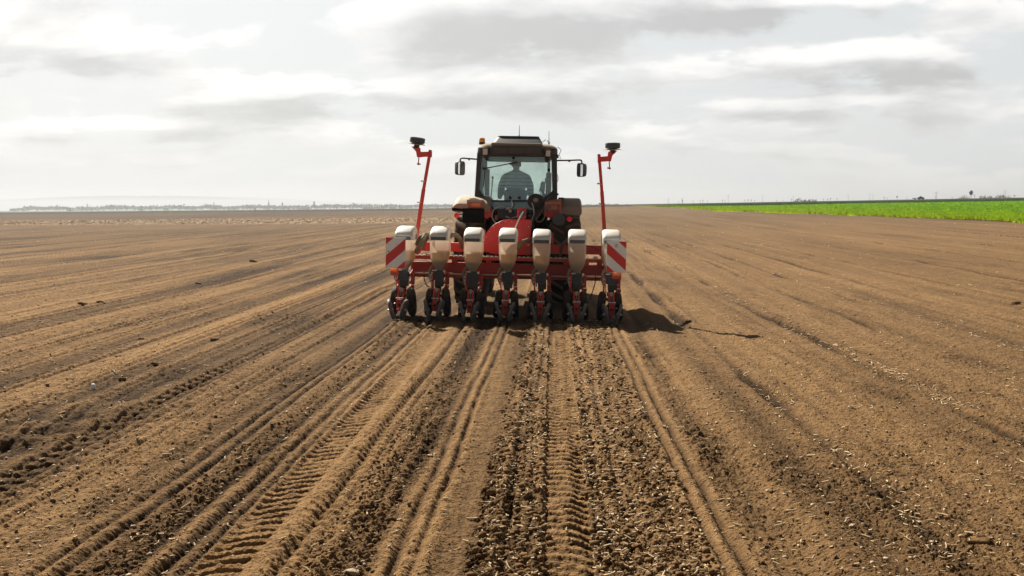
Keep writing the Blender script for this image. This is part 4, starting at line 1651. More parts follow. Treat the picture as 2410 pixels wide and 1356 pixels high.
    sub(mb, 'depth_handle', M['zinc'], root, bev=.003, split=True)
    return root


unit0 = make_unit()
UNITS = [unit0]
kids = list(unit0.children)
unit0.location = (-3 * .5525, 0, 0)
for k in range(1, 7):
    r = unit0.copy()
    COL.objects.link(r)
    r.location = ((k - 3) * .5525 + (-.008, .006, 0, .004, -.006, .008, 0)[k], (0, .02, -.015, .01, 0, .015, 0)[k], (0, .006, -.004, .0, -.006, .004, .006)[k])
    for ch in kids:
        c = ch.copy()
        COL.objects.link(c)
        c.parent = r
    UNITS.append(r)


# hoses looping off the hoppers, cables --------------------------------------------------
def planter_hoses():
    H = lambda k: (k - 3) * .5525
    for pts, r in (([(H(0) + .15, .9, 1.12), (H(0) + .20, .95, 1.22), (H(0) + .27, 1.0, 1.29), (H(0) + .31, 1.1, 1.27), (H(0) + .25, 1.2, 1.17), (H(0) + .20, 1.3, 1.05)], .036),
                   ([(H(0) + .145, .8, 1.0), (H(0) + .20, .82, 1.10), (H(0) + .26, .85, 1.22), (H(0) + .285, .95, 1.29)], .033),
                   ([(H(1) + .13, .95, 1.27), (H(1) + .20, 1.05, 1.30), (H(1) + .27, 1.2, 1.25), (H(1) + .29, 1.4, 1.16), (H(1) + .285, 1.52, 1.08)], .038),
                   ([(H(3) + .14, .9, 1.10), (H(3) + .22, 1.0, 1.20), (H(3) + .36, 1.1, 1.235), (H(3) + .50, 1.1, 1.225), (H(4) + .02, 1.05, 1.18)], .036),
                   ([(H(5) - .13, 1.0, 1.24), (H(5) - .20, 1.15, 1.20), (H(5) - .24, 1.35, 1.10), (H(5) - .245, 1.45, .99)], .032)):
        mb = MB()
        n = len(pts)
        mb.tube(pts, r, 10, smooth_n=8)
        P(mb, 'air_hose', M['hose'], smooth=60)
    mb = MB()
    mb.tube([(H(0) + .27, 1.02, .70), (H(0) + .28, .95, .58), (H(0) + .34, .85, .47), (H(0) + .44, .75, .43)], .009, 6, smooth_n=6)
    mb.tube([(H(5) + .33, 1.02, .70), (H(5) + .32, .98, .55), (H(5) + .26, .9, .36), (H(5) + .20, .8, .22)], .009, 6, smooth_n=6)
    mb.tube([(H(0) + .30, 1.0, 1.26), (H(0) + .34, 1.2, 1.2), (H(0) + .40, 1.5, 1.12)], .006, 6, smooth_n=6)
    mb.tube([(H(5) + .12, 1.2, 1.17), (H(5) + .25, 1.48, 1.14), (H(6) - .15, 1.5, 1.06)], .007, 6, smooth_n=6)
    P(mb, 'black_cable', M['cable'], smooth=60)
    mb = MB()
    for x in (-.95, -.35, .3, .85):
        mb.tube([(x, 1.5, 1.0), (x + .03, 1.42, .88), (x - .02, 1.3, .98), (x + .06, 1.28, .86)], .007, 6, smooth_n=5)
        mb.cyl((x + .1, 1.3, .87), (x + .1, 1.3, .94), .018, n=8)
    P(mb, 'hydraulic_line', M['cable'], smooth=60)


planter_hoses()


# warning panels, tail lamps -----------------------------------------------------------
def warning_panel(x0, x1, z0, z1, y, rise, yaw, label):
    """striped board; rise=+1 stripes climb to the right"""
    w, h = x1 - x0, z1 - z0
    c = Vector(((x0 + x1) / 2, y, (z0 + z1) / 2))
    rot = Matrix.Rotation(yaw, 3, 'Z')
    mb = MB().box(c, (w, .012, h), rot)
    board = P(mb, 'warning_panel', M['sign_white'], bev=.002, label=label)

    def clip(poly, n, d):
        out = []
        for i in range(len(poly)):
            a, b = poly[i], poly[(i + 1) % len(poly)]
            da, db = a[0] * n[0] + a[1] * n[1] - d, b[0] * n[0] + b[1] * n[1] - d
            if da >= 0:
                out.append(a)
            if da * db < 0:
                t = da / (da - db)
                out.append((a[0] + (b[0] - a[0]) * t, a[1] + (b[1] - a[1]) * t))
        return out
    e = .004
    rect = [(-w / 2 + e, -h / 2 + e), (w / 2 - e, -h / 2 + e), (w / 2 - e, h / 2 - e), (-w / 2 + e, h / 2 - e)]
    ang = R(41)
    nrm = (-math.sin(ang) * rise, math.cos(ang))
    pitch = .129
    mb = MB()
    for k, (a, b) in enumerate(((-.325, -.193), (-.062, .067), (.196, .325))):
        p = clip(rect, nrm, a)
        p = clip(p, (-nrm[0], -nrm[1]), -b) if p else p
        if len(p) >= 3:
            pts = [c + rot @ Vector((q[0], -.0085, q[1])) for q in p]
            pts2 = [c + rot @ Vector((q[0], -.0061, q[1])) for q in p]
            n = len(p)
            mb.add(pts + pts2, [tuple(range(n)), tuple(range(2 * n - 1, n - 1, -1))] + [(i, i + n, (i + 1) % n + n, (i + 1) % n) for i in range(n)])
    sub(mb, 'red_stripe', M['sign_red'], board)
    return board, c, rot


pa = L(907, 631, 15.45)
pb = L(955, 559, 15.45)
bl, cl_, rl_ = warning_panel(pa.x, pb.x, pa.z, pb.z, .15, 1, R(-3), 'warning panel with stripes rising to the right')
pa = L(1426, 641, 15.45)
pb = L(1475, 568, 15.45)
br_, cr_, rr_ = warning_panel(pa.x, pb.x, pa.z, pb.z, .15, -1, R(3), 'warning panel with stripes falling to the right')
mb = MB()
for dx, dz, s in ((-.11, .02, .010), (.02, .135, .006)):
    mb.lathe([(0, .002), (s, .002), (s, 0), (0, 0)], cl_ + Vector((dx, -.0086, dz)), (0, -1, 0), 12)
sub(mb, 'stain', M['charcoal'], bl)
mb = MB()
q = cr_ + Vector((0.0, -.0095, .175))
for a0, a1, r in ((20, 200, .018), (200, 330, .024)):
    pts = [q + Vector((math.cos(R(a0 + (a1 - a0) * k / 8)) * r, 0, math.sin(R(a0 + (a1 - a0) * k / 8)) * r)) for k in range(9)]
    mb.tube(pts, .003, 5)
mb.lathe([(0, .002), (.006, .002), (.006, 0), (0, 0)], q, (0, -1, 0), 8)
sub(mb, 'round_mark', M['charcoal'], br_)


def tail_lamp(px0, px1, py0, py1, amber_left):
    a = L(px0, py1, 15.5)
    b = L(px1, py0, 15.5)
    xm = (a.x + b.x) / 2
    zm = (a.z + b.z) / 2
    w, h = b.x - a.x, b.z - a.z
    mb = MB().box((xm, .235, zm), (w, .05, h))
    o = P(mb, 'tail_lamp', M['lens_red'], bev=.006)
    mb = MB().box((xm + (.012 if not amber_left else -.012), .2055, zm + h * .24), (w * .8, .006, h * .42))
    sub(mb, 'amber_lens', M['amber'], o, bev=.002)
    mb = MB()
    mb.bar((xm, .26, zm), (xm * .985, .60, zm + .02), .03, .03)
    mb.box((xm, .268, zm), (w * .6, .016, h * .6))
    mb.bar((xm, .26, zm + .05), (xm, .20, zm + .16), .03, .012)
    sub(mb, 'lamp_bracket', M['dark_red'], o)


tail_lamp(918.5, 938, 631.5, 648, True)
tail_lamp(1440, 1463, 641.5, 657.5, False)


# row markers ----------------------------------------------------------------------------
def marker(sgn, foot, top, hb0, hb1, disc_c, disc_r, tilt, D):
    a = L(foot[0], foot[1], D)
    b = L(top[0], top[1], D)
    mb = MB()
    mb.bar((a.x, a.y, a.z - .10), (a.x + (b.x - a.x) * .52, b.y, a.z + (b.z - a.z) * .52), .062, .05, (0, 1, 0))
    mb.bar((a.x + (b.x - a.x) * .5, b.y, a.z + (b.z - a.z) * .5), tuple(b), .052, .042, (0, 1, 0))
    arm = P(mb, 'marker_arm', M['orange_red'], bev=.005)
    # short cross bar and end bracket
    p0, p1 = L(*hb0, D), L(*hb1, D)
    mb = MB()
    mb.bar(p0, p1, .05, .085)
    d = (p1 - p0).normalized()
    mb.box(tuple(p0), (.035, .085, .10))
    mb.prism([(p1.x - d.x * .05, p1.z - .045), (p1.x + d.x * .03, p1.z - .045), (p1.x + d.x * .05, p1.z + .05), (p1.x + d.x * .13, p1.z + .135),
              (p1.x + d.x * .06, p1.z + .13), (p1.x - d.x * .02, p1.z + .115), (p1.x - d.x * .03, p1.z + .05)], p1.y - .02, p1.y + .02)
    sub(mb, 'cross_bar', M['orange_red'], arm, bev=.004)
    mb = MB()
    mb.cyl((p1.x, p1.y, p1.z - .04), (p1.x + d.x * .01, p1.y, p1.z - .18), .009, n=8)
    mb.cyl((p1.x - .03, p1.y, p1.z - .155), (p1.x + .03, p1.y, p1.z - .16), .013, n=8)
    sub(mb, 'hanging_pin', M['dark_red'], arm, smooth=40)
    c = L(disc_c[0], disc_c[1], D)
    ax = Vector((math.sin(tilt), -.12, math.cos(tilt))).normalized()
    mb = MB()
    r = disc_r
    mb.lathe([(0, -.042), (r * .9, -.045), (r, -.032), (r, .032), (r * .95, .044), (r * .86, .044), (r * .80, .02), (0, .015)], c, ax, 32)
    sub(mb, 'depth_drum', M['charcoal'], arm, smooth=40, label='dark drum on top of the marker arm')
    mb = MB()
    mb.lathe([(r * .3, -.062), (r * 1.18, -.066), (r * 1.3, -.058), (r * 1.18, -.061), (r * .3, -.054)], c + ax * 0.002, (ax + Vector((sgn * -.06 * 0, 0, 0))).normalized(), 36, close=True)
    sub(mb, 'marker_disc', M['zinc'], arm, smooth=40)
    mb = MB()
    e = Vector((p1.x + d.x * .09, p1.y, p1.z + .13))
    mb.cyl(c - ax * .13, c - ax * .045, .042, .052, n=14)
    mb.cyl(e, c - ax * .12, .03, .028, n=12)
    sub(mb, 'hub', M['black'], arm, smooth=40)
    mb = MB()
    for q in (.36, .62):
        x = a.x + (b.x - a.x) * q
        z = a.z + (b.z - a.z) * q
        mb.cyl((x - .07, b.y - .02, z), (x + .0, b.y - .02, z), .014, n=8)
    sub(mb, 'locking_pin', M['steel'], arm, smooth=40)


marker(-1, (980, 545), (1013, 353), (1014, 363), (986, 364), (982.5, 330.5), .128, .12, 16.85)
marker(1, (1424, 545), (1409.5, 363), (1409, 375.5), (1434, 373.5), (1442, 343), .126, -.04, 16.85)
for s, px in ((-1, 977), (1, 1426)):
    a = L(px, 560, 16.85)
    mb = MB()
    mb.box((a.x, 1.58, 1.02), (.14, .14, .26))
    mb.cyl((a.x - .1, 1.55, 1.0), (a.x + .1, 1.55, 1.0), .03, n=10)
    P(mb, 'marker_hinge', M['red'], bev=.006)


# ---------------------------------------------------------------- the tractor
TB = Vector((0.09, 2.85, 0))
tractor = thing('tractor', 'large dusty red tractor seen from behind pulling the seed planter', 'tractor', mach_base(*TB))


def Tp(mb, name, mats, parent=None, smooth=None, bev=0.0, label=None):
    o = mb.build(name, mats, parent or tractor, TB, smooth, bev)
    if label:
        o['label'] = label
    return o


def pbox(mb, px0, py0, px1, py1, D0, D1, mi=0):
    """box whose near face covers a pixel rectangle at distance D0 and which runs back to D1"""
    a, b = L(px0, py1, D0), L(px1, py0, D0)
    return mb.box(((a.x + b.x) / 2, (D0 + D1) / 2 - MY, (a.z + b.z) / 2), (abs(b.x - a.x), D1 - D0, abs(b.z - a.z)), None, mi)


def tyre(c, r, w, rim_r):
    prof = [(rim_r, -w * .40), (rim_r + .05, -w * .47), (r * .80, -w * .52), (r - .07, -w * .47), (r - .045, -w * .30), (r - .035, 0),
            (r - .045, w * .30), (r - .07, w * .47), (r * .80, w * .52), (rim_r + .05, w * .47), (rim_r, w * .40)]
    return MB().lathe(prof, c, (1, 0, 0), 56)


def lugs(c, r, w, n, up=1):
    mb = MB()
    for k in range(n):
        for s in (-1, 1):
            a = 2 * math.pi * (k + (.5 if s > 0 else 0)) / n
            da = 0.26 * up
            ring = []
            for (u, lw, h0, h1) in ((.02, .024, r - .05, r), (.48, .03, r - .075, r - .012)):
                aa = a - da * (u / .5)
                cen = lambda rad, da2: Vector((c[0] + s * u * w, c[1] + rad * math.cos(aa + da2), c[2] + rad * math.sin(aa + da2)))
                hw = lw / r
                ring.append([cen(h0, -hw * 1.4), cen(h1, -hw), cen(h1, hw), cen(h0, hw * 1.4)])
            mb.ringloft(ring)
    return mb


def wheel(x, y, r, w, rim_r, n, name):
    c = (x, y, r - .02)
    t = Tp(tyre(c, r, w, rim_r), name, M['rubber'], smooth=40)
    sub_(lugs(c, r, w, n), 'tread', M['lug'], t)
    mb = MB()
    mb.lathe([(0, -.02), (.16, -.02), (.20, -.10), (rim_r - .05, -.12), (rim_r, -w * .42), (rim_r + .02, -w * .42), (rim_r + .02, w * .42), (rim_r, w * .42), (rim_r - .05, .05), (.20, .06), (0, .06)], c, (1, 0, 0), 40)
    sub_(mb, 'rim', M['rim'], t, smooth=40)
    return t


def sub_(mb, name, mats, parent, smooth=None, bev=0.0, label=None):
    o = mb.build(name, mats, parent, TB, smooth, bev)
    if label:
        o['label'] = label
    return o


XT = .095
wheel(XT - .835, 2.85, .85, .56, .46, 20, 'rear_wheel')
wheel(XT + .835, 2.85, .85, .56, .46, 20, 'rear_wheel')
wheel(XT - .80, 5.35, .60, .42, .34, 18, 'front_wheel')
wheel(XT + .80, 5.35, .60, .42, .34, 18, 'front_wheel')


def tractor_body():
    mb = MB()
    mb.box((XT, 2.85, .86), (1.05, .40, .38))                # axle housing
    mb.box((XT, 3.3, .95), (.66, 1.7, .55))
    mb.box((XT, 2.45, 1.12), (.62, .34, .66))                # transmission rear
    mb.box((XT - .62, 2.62, 1.32), (.34, .30, .50))
    mb.box((XT + .62, 2.62, 1.30), (.34, .30, .50))
    mb.box((XT, 2.56, 1.50), (1.05, .16, .36))
    mb.box((XT, 5.3, .75), (.5, .9, .35))
    Tp(mb, 'chassis', M['pitch'], bev=.02)
    mb = MB()
    mb.ringloft([rrect(XT, 5.2, .84, 2.3, .12, 1.05), rrect(XT, 5.2, .84, 2.3, .12, 1.55), rrect(XT, 5.2, .80, 2.26, .14, 1.72), rrect(XT, 5.15, .6, 2.1, .18, 1.80)])
    Tp(mb, 'hood', M['red'], smooth=40)
    mb = MB()
    mb.box((XT, 6.37, 1.35), (.62, .04, .5))
    Tp(mb, 'front_grille', M['black'], bev=.01)
    mb = MB()
    mb.cyl((XT + .52, 4.35, 1.6), (XT + .52, 4.35, 2.45), .055, n=14)
    Tp(mb, 'exhaust', M['charcoal'], smooth=40)
    # hitch arms
    for s in (-1, 1):
        mb = MB()
        mb.bar((XT + s * .32, 2.35, .70), (XT + s * .40, 1.85, .62), .06, .10)
        mb.bar((XT + s * .36, 2.3, 1.25), (XT + s * .39, 2.0, .66), .045, .045)
        mb.bar((XT + s * .30, 2.45, 1.34), (XT + s * .36, 2.28, 1.27), .07, .09)
        Tp(mb, 'lift_arm', M['black'], bev=.008)
    mb = MB()
    mb.cyl((XT - .03, 2.3, 1.26), (XT - .03, 1.78, 1.40), .035, n=12)
    Tp(mb, 'top_link', M['charcoal'], smooth=40)
    # hydraulic block and couplers
    mb = MB()
    for px, py in ((1200, 500), (1206, 507), (1190, 492), (1184, 508), (1212, 496), (1197, 512), (1180, 498), (1238, 500), (1246, 508)):
        p = L(px, py, 17.55)
        mb.cyl((p.x, 2.23, p.z), (p.x, 2.31, p.z), .028, n=10)
        mb.cyl((p.x, 2.20, p.z), (p.x, 2.23, p.z), .016, n=8)
    p = L(1198, 504, 17.6)
    mb.box((p.x, 2.34, p.z), (.42, .10, .16))
    Tp(mb, 'hydraulic_couplers', M['charcoal'], bev=.004, smooth=40)
    mb = MB()
    p, q = L(1192, 491, 17.5), L(1207, 474, 17.5)
    mb.tube([L(1190, 493, 17.5), L(1203, 489, 17.5), L(1206, 479, 17.5), L(1203, 473, 17.5)], .012, 8, smooth_n=5)
    for px, py in ((1196, 490), (1201, 497)):
        p = L(px, py, 17.48)
        mb.sphere(p, .032, 12, 8)
    mb.tube([L(1190, 509, 17.4), L(1200, 513, 17.4), L(1213, 511, 17.4), L(1220, 505, 17.4)], .010, 8, smooth_n=4)
    Tp(mb, 'levers', M['zinc'], smooth=50)
    mb = MB()
    a, b = L(1161, 522, 17.5), L(1174, 500, 17.5)
    mb.box(((a.x + b.x) / 2, 2.24, (a.z + b.z) / 2 - .01), (.05, .02, .09))
    Tp(mb, 'amber_plate', mat('ochre', (.30, .16, .02), .6), bev=.003)
    # hoses between tractor and planter
    for pts, r, m in (
        ([(1196, 489), (1180, 487), (1164, 492), (1158, 506), (1161, 518), (1170, 527)], .011, 'grey_cable'),
        ([(1252, 478), (1256, 492), (1256, 505), (1251, 521), (1250, 535)], .012, 'grey_cable'),
        ([(1290, 466), (1283, 482), (1276, 497), (1267, 509), (1262, 517), (1266, 522), (1274, 521), (1281, 512), (1284, 497), (1282, 486)], .013, 'hose'),
        ([(1293, 462), (1284, 480), (1272, 495), (1262, 508), (1258, 515)], .014, 'cable'),
        ([(1265, 478), (1270, 492), (1262, 500), (1256, 515), (1254, 540)], .011, 'cable'),
        ([(1246, 495), (1250, 510), (1248, 525), (1246, 540), (1244, 556)], .011, 'cable'),
        ([(1215, 492), (1212, 505), (1205, 510), (1196, 518)], .010, 'cable'),
    ):
        mb = MB()
        mb.tube([L(x, y, 17.45 - .25 * i / len(pts)) for i, (x, y) in enumerate(pts)], r, 8, smooth_n=6)
        Tp(mb, 'hydraulic_hose', M[m], smooth=60)
    # round black cap by the window corner
    p = L(1261, 474, 17.55)
    mb = MB().lathe([(0, .05), (.06, .05), (.13, .03), (.15, .0), (.13, -.03), (0, -.03)], p, (0, -1, .45), 24)
    o = Tp(mb, 'implement_socket', M['black'], smooth=40)
    mb = MB().lathe([(0, .075), (.035, .07), (.045, .05), (0, .05)], p, (0, -1, .45), 16)
    sub_(mb, 'socket_cap', M['fender'], o, smooth=40)


tractor_body()


def fenders():
    # left: tan with dust; right: grey rubber extension outside, red inside
    rings = []
    for D, ztop, zbot in ((17.42, 1.815, 1.675), (17.50, 1.865, 1.66), (17.62, 1.905, 1.66), (17.85, 1.945, 1.73), (18.25, 1.965, 1.775), (18.7, 1.93, 1.74), (18.95, 1.86, 1.68)):
        x0, x1 = -1.055, -.39
        r = .055
        rr = []
        for sx, sz, a0 in ((1, 1, 0), (-1, 1, 90), (-1, -1, 180), (1, -1, 270)):
            for k in range(5):
                a = R(a0 + 90 * k / 4)
                rad = (.13 if sx < 0 else .08) if sz > 0 else (.07 if sx < 0 else .03)
                rr.append((((x1 if sx > 0 else x0) - sx * rad) + rad * math.cos(a), D - MY, ((ztop if sz > 0 else zbot) - sz * rad) + rad * math.sin(a)))
        rings.append(rr)
    fl = Tp(MB().ringloft(rings), 'fender', M['fender'], smooth=40, label='left fender thick with tan dust')
    mb = MB()
    mb.prism([(-.50, 1.80), (-.37, 1.74), (-.36, 1.60), (-.45, 1.55), (-.50, 1.60)], 2.16, 2.7)
    sub_(mb, 'fender_edge', M['red'], fl, bev=.01)
    mb = MB()
    a, b = L(1098.5, 490.5, 17.3), L(1137, 476, 17.3)
    w, h = b.x - a.x, b.z - a.z
    mb.box(((a.x + b.x) / 2, 2.10, (a.z + b.z) / 2 + .02), (w, .26, h + .04))
    lh = sub_(mb, 'lamp_housing', M['fender'], fl, bev=.012)
    mb = MB().box(((a.x + b.x) / 2 + .01, 1.962, (a.z + b.z) / 2 - .002), (w * .93, .02, h * .92))
    lamp = lh
    m2 = mb.build('tail_light', M['lens_red'], fl, TB, None, .006)
    mb = MB().box(((a.x + b.x) / 2 + .02, 1.949, (a.z + b.z) / 2 + .01), (w * .55, .008, h * .55))
    mb.build('turn_signal', M['amber'], fl, TB, None, .003)
    rings = []
    for D, ztop, zbot in ((17.42, 1.79, 1.655), (17.50, 1.845, 1.64), (17.62, 1.885, 1.64), (17.85, 1.93, 1.73), (18.25, 1.955, 1.775), (18.7, 1.92, 1.74), (18.95, 1.86, 1.68)):
        x0, x1 = .86, 1.215
        r = .05
        rr = []
        for sx, sz, a0 in ((1, 1, 0), (-1, 1, 90), (-1, -1, 180), (1, -1, 270)):
            for k in range(5):
                a = R(a0 + 90 * k / 4)
                rr.append((((x1 if sx > 0 else x0) - sx * r) + r * math.cos(a), D - MY, ((ztop if sz > 0 else zbot) - sz * r) + r * math.sin(a)))
        rings.append(rr)
    fr = Tp(MB().ringloft(rings), 'fender', M['fender_grey'], smooth=40, label='right fender with a grey outer half and red inner half')
    mb = MB()
    mb.prism([(.555, 1.70), (.60, 1.72), (.855, 1.72), (.855, 1.60), (.80, 1.575), (.62, 1.60), (.54, 1.65)], 2.13, 3.4)
    sub_(mb, 'fender_edge', M['fan_red'], fr, bev=.015)
    mb = MB()
    mb.prism([(.555, 1.70), (.57, 1.83), (.63, 1.90), (.855, 1.935), (.855, 1.722), (.60, 1.722)], 2.15, 3.4)
    sub_(mb, 'fender_top', M['fender_red'], fr, bev=.015)
    a, b = L(1284, 498, 17.3), L(1319, 481, 17.3)
    w, h = b.x - a.x, b.z - a.z
    mb = MB().box(((a.x + b.x) / 2, 2.10, (a.z + b.z) / 2 + .02), (w + .03, .26, h + .05))
    sub_(mb, 'lamp_housing', M['fender_red'], fr, bev=.012)
    mb = MB().box(((a.x + b.x) / 2, 1.962, (a.z + b.z) / 2), (w * .93, .02, h * .92))
    mb.build('tail_light', M['lens_dark'], fr, TB, None, .006)
    mb = MB().box(((a.x + b.x) / 2 + .02, 1.949, (a.z + b.z) / 2 + .01), (w * .4, .008, h * .5))
    mb.build('turn_signal', mat('dull_amber', (.34, .085, .012), .3, var=.2), fr, TB, None, .003)
    # plate and its arm, reflectors, round cover
    mb = MB()
    pbox(mb, 1088.5, 491, 1140, 524, 17.18, 17.20)
    npl = Tp(mb, 'number_plate', M['pitch'], bev=.003, label='plain black plate under the left tail light')
    mb = MB()
    p = L(1086, 507, 17.2)
    mb.bar((p.x - .03, 1.93, p.z + .04), (p.x + .04, 1.93, p.z + .04), .02, .03)
    q = L(1112, 492, 17.22)
    mb.bar((q.x, 1.935, q.z - .04), (q.x, 2.2, q.z + .02), .05, .03)
    sub_(mb, 'plate_bracket', M['zinc'], npl)
    for px, py in ((1075, 507.5), (1340, 516)):
        p = L(px, py, 17.2)
        mb = MB().lathe([(0, .014), (.038, .014), (.046, .008), (.046, 0), (0, 0)], p, (0, -1, 0), 28)
        o = Tp(mb, 'reflector', M['reflector'], smooth=40)
        mb = MB().bar((p.x, p.y + .005, p.z), (p.x + (.12 if px < 1200 else -.12), p.y + .25, p.z + .09), .025, .02)
        sub_(mb, 'reflector_stay', M['black'], o)
    p = L(1314.5, 517, 17.2)
    mb = MB().lathe([(0, .03), (.10, .028), (.112, .015), (.112, 0), (0, 0)], p, (0, -1, 0), 32)
    o = Tp(mb, 'round_cover', M['charcoal'], smooth=40)
    mb = MB().bar((p.x, p.y + .005, p.z), (p.x - .05, p.y + .3, p.z + .12), .05, .04)
    sub_(mb, 'cover_stay', M['black'], o)


fenders()


def cab():
    DR, DF = 17.85, 19.25           # rear and front of the cab
    # pillars and frame
    mb = MB()

    def pillar(pts, D0, D1):
        mb.prism([(L(x, y, D0).x, L(x, y, D0).z) for x, y in pts], D0 - MY, D1 - MY)
    pillar([(1123, 358), (1135, 358), (1128.5, 446), (1160, 490), (1160, 500), (1148, 498), (1116.5, 467)], DR, DR + .12)
    pillar([(1297, 360), (1311, 362), (1312, 470), (1296, 476), (1272, 486), (1266, 482), (1300, 449)], DR, DR + .12)
    pillar([(1128, 356), (1305, 358), (1305, 370), (1128, 368)], DR + .002, DR + .11)
    pillar([(1140, 470.5), (1276, 472.5), (1272, 476), (1143, 474)], DR - .03, DR + .05)
    # front posts
    for px in (1143, 1292):
        a, b = L(px, 358, DF), L(px + (1 if px < 1200 else -1), 478, DF)
        mb.bar(tuple(a), tuple(b), .055, .07, (0, 1, 0))
    # sills and side rails
    for sx, px in ((-1, 1123), (1, 1310)):
        a, b = L(px, 468, DR), L(px, 365, DR)
        mb.bar((a.x - sx * .035, DR - MY + .1, a.z + .02), (a.x - sx * .12, DF - MY, a.z + .0), .07, .08)
        mb.bar((a.x - sx * .035, DR - MY + .45, a.z), (b.x - sx * .06, DR - MY + .45, b.z), .05, .06, (0, 1, 0))
    fr = Tp(mb, 'cab_frame', M['roof_dark'], bev=.01)
    mb = MB()
    a, b = L(1150, 505, 18.2), L(1290, 480, 18.2)
    mb.box(((a.x + b.x) / 2, 3.3, a.z - .05), (1.06, .95, .06))
    mb.box(((a.x + b.x) / 2, 2.66, (a.z + b.z) / 2), (.9, .04, .28))
    mb.box(((a.x + b.x) / 2, 3.88, a.z + .12), (1.0, .05, .30))
    Tp(mb, 'cab_floor', M['black'], bev=.01)
    # rear window, lower pane, side panes, windscreen
    def pane(pts, D0, name, m, dy=0.006):
        o = MB().prism([(L(x, y, D0).x, L(x, y, D0).z) for x, y in pts], D0 - MY, D0 - MY + dy)
        return Tp(o, name, m)
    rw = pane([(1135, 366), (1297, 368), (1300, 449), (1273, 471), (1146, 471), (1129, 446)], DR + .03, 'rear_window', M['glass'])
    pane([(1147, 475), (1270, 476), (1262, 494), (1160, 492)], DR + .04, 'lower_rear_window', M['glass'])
    pane([(1144, 366), (1291, 366), (1290, 478), (1145, 478)], DF + .03, 'windscreen', M['glass2'])
    for s, px in ((-1, 1124), (1, 1309)):
        a, b = L(px, 466, DR), L(px, 365, DR)
        x = a.x - s * .02
        mb = MB().prism([(DR - MY + .14, a.z + .05), (DF - MY - .04, a.z + .05), (DF - MY - .04, b.z - .02), (DR - MY + .14, b.z - .02)], x - .003, x + .003, 'x')
        Tp(mb, 'side_window', M['glass2'])
    # wiper
    mb = MB()
    p = [L(1139, 397, DR - .02), L(1170, 391, DR - .04), L(1203, 384.5, DR - .02)]
    mb.tube(p, [.012, .009, .009], 6)
    mb.sphere(L(1139, 397, DR - .02), .028, 10, 8)
    mb.bar(L(1199, 386, DR - .03), L(1217, 382, DR - .03), .03, .035)
    mb.bar(L(1141, 400, DR - .005), L(1137.5, 440, DR - .005), .012, .018)
    sub_(mb, 'wiper', M['cable'], rw, smooth=40)
    mb = MB()
    for px, py in ((1208.5, 372), (1201, 465.5), (1222, 465.5), (1291.5, 400)):
        mb.lathe([(0, .02), (.022, .018), (.026, 0), (0, 0)], L(px, py, DR + .028), (0, -1, 0), 14)
    for q in islands(mb):
        sub_(q, 'hinge_stud', M['pitch'], rw, smooth=40)
    # roof
    def roofring(inset, z_px, D=17.7):
        a, b = L(1122.5, z_px, D), L(1312.5, z_px + 5, D)
        z = (a.z + b.z) / 2
        w = b.x - a.x - 2 * inset
        d = 1.95 - 2 * inset
        return rrect((a.x + b.x) / 2, D - MY + .975, w, d, .16, z, 6)
    mb = MB().ringloft([roofring(.012, 362), roofring(0, 358), roofring(.0, 350), roofring(.012, 346)])
    rf = Tp(mb, 'roof', M['roof_dark'], smooth=40)
    mb = MB().ringloft([roofring(.0, 346.3), roofring(.03, 341), roofring(.09, 336.5), roofring(.15, 334.5)])
    sub_(mb, 'roof_shell', M['roof_tan'], rf, smooth=50)
    # grille and the raised middle
    mb = MB()
    pbox(mb, 1155, 345, 1276, 362, 17.60, 17.9)
    gr = sub_(mb, 'roof_grille', M['roof_dark'], rf, bev=.012)
    mb = MB()
    for k in range(6):
        for x0, x1 in ((1160, 1193), (1196, 1233), (1236, 1271)):
            pbox(mb, x0, 348 + k * 2.1, x1, 349 + k * 2.1, 17.588, 17.60)
    mb.build('grille_slats', mat('grille_brown', (.075, .05, .036), .7, var=.2), rf, TB)
    mb = MB()
    pbox(mb, 1155, 337, 1277, 345, 17.62, 19.3)
    sub_(mb, 'roof_ridge', M['roof_tan'], rf, bev=.03)
    a, b = L(1161, 334.5, 17.9), L(1277, 334.5, 17.9)
    c, d = L(1170, 321.5, 18.05), L(1270, 322, 18.05)
    mb = MB()
    y0 = 17.9 - MY
    mb.ringloft([rrect((a.x + b.x) / 2, y0 + .42, b.x - a.x, .84, .06, a.z - .06), rrect((a.x + b.x) / 2, y0 + .42, b.x - a.x, .84, .06, a.z),
                 rrect((c.x + d.x) / 2, y0 + .47, d.x - c.x, .66, .06, c.z - .012), rrect((c.x + d.x) / 2, y0 + .47, d.x - c.x - .04, .62, .06, c.z)])
    sub_(mb, 'roof_hatch', M['hatch'], rf, smooth=40)
    mb = MB().ringloft([rrect((c.x + d.x) / 2, y0 + .47, d.x - c.x - .01, .65, .06, c.z + .002), rrect((c.x + d.x) / 2, y0 + .47, d.x - c.x - .03, .63, .06, c.z + .016)])
    sub_(mb, 'hatch_lid', M['roof_tan'], rf, smooth=40)
    # headliner and controls overhead
    mb = MB()
    pbox(mb, 1137, 363, 1296, 373.5, 18.0, 19.2)
    Tp(mb, 'headliner', M['liner'], bev=.02)
    # work lamps
    for x0, y0_, x1, y1_ in ((1136, 350, 1148, 365), (1284, 354, 1296, 369)):
        mb = MB()
        pbox(mb, x0 - 1, y0_ - 1.5, x1 + 1, y1_ + 1, 17.62, 17.74)
        mb.bar(L((x0 + x1) / 2, y1_, 17.68), L((x0 + x1) / 2 + (4 if x0 < 1200 else -4), y1_ + 8, 17.8), .06, .08)
        w = Tp(mb, 'work_lamp', M['black'], bev=.01)
        mb = MB()
        pbox(mb, x0 + .6, y0_ + .6, x1 - .6, y1_ - 1, 17.605, 17.62)
        sub_(mb, 'lamp_glass', M['lamp'], w, bev=.005)
    # beacon
    p = L(1134.5, 339, 18.0)
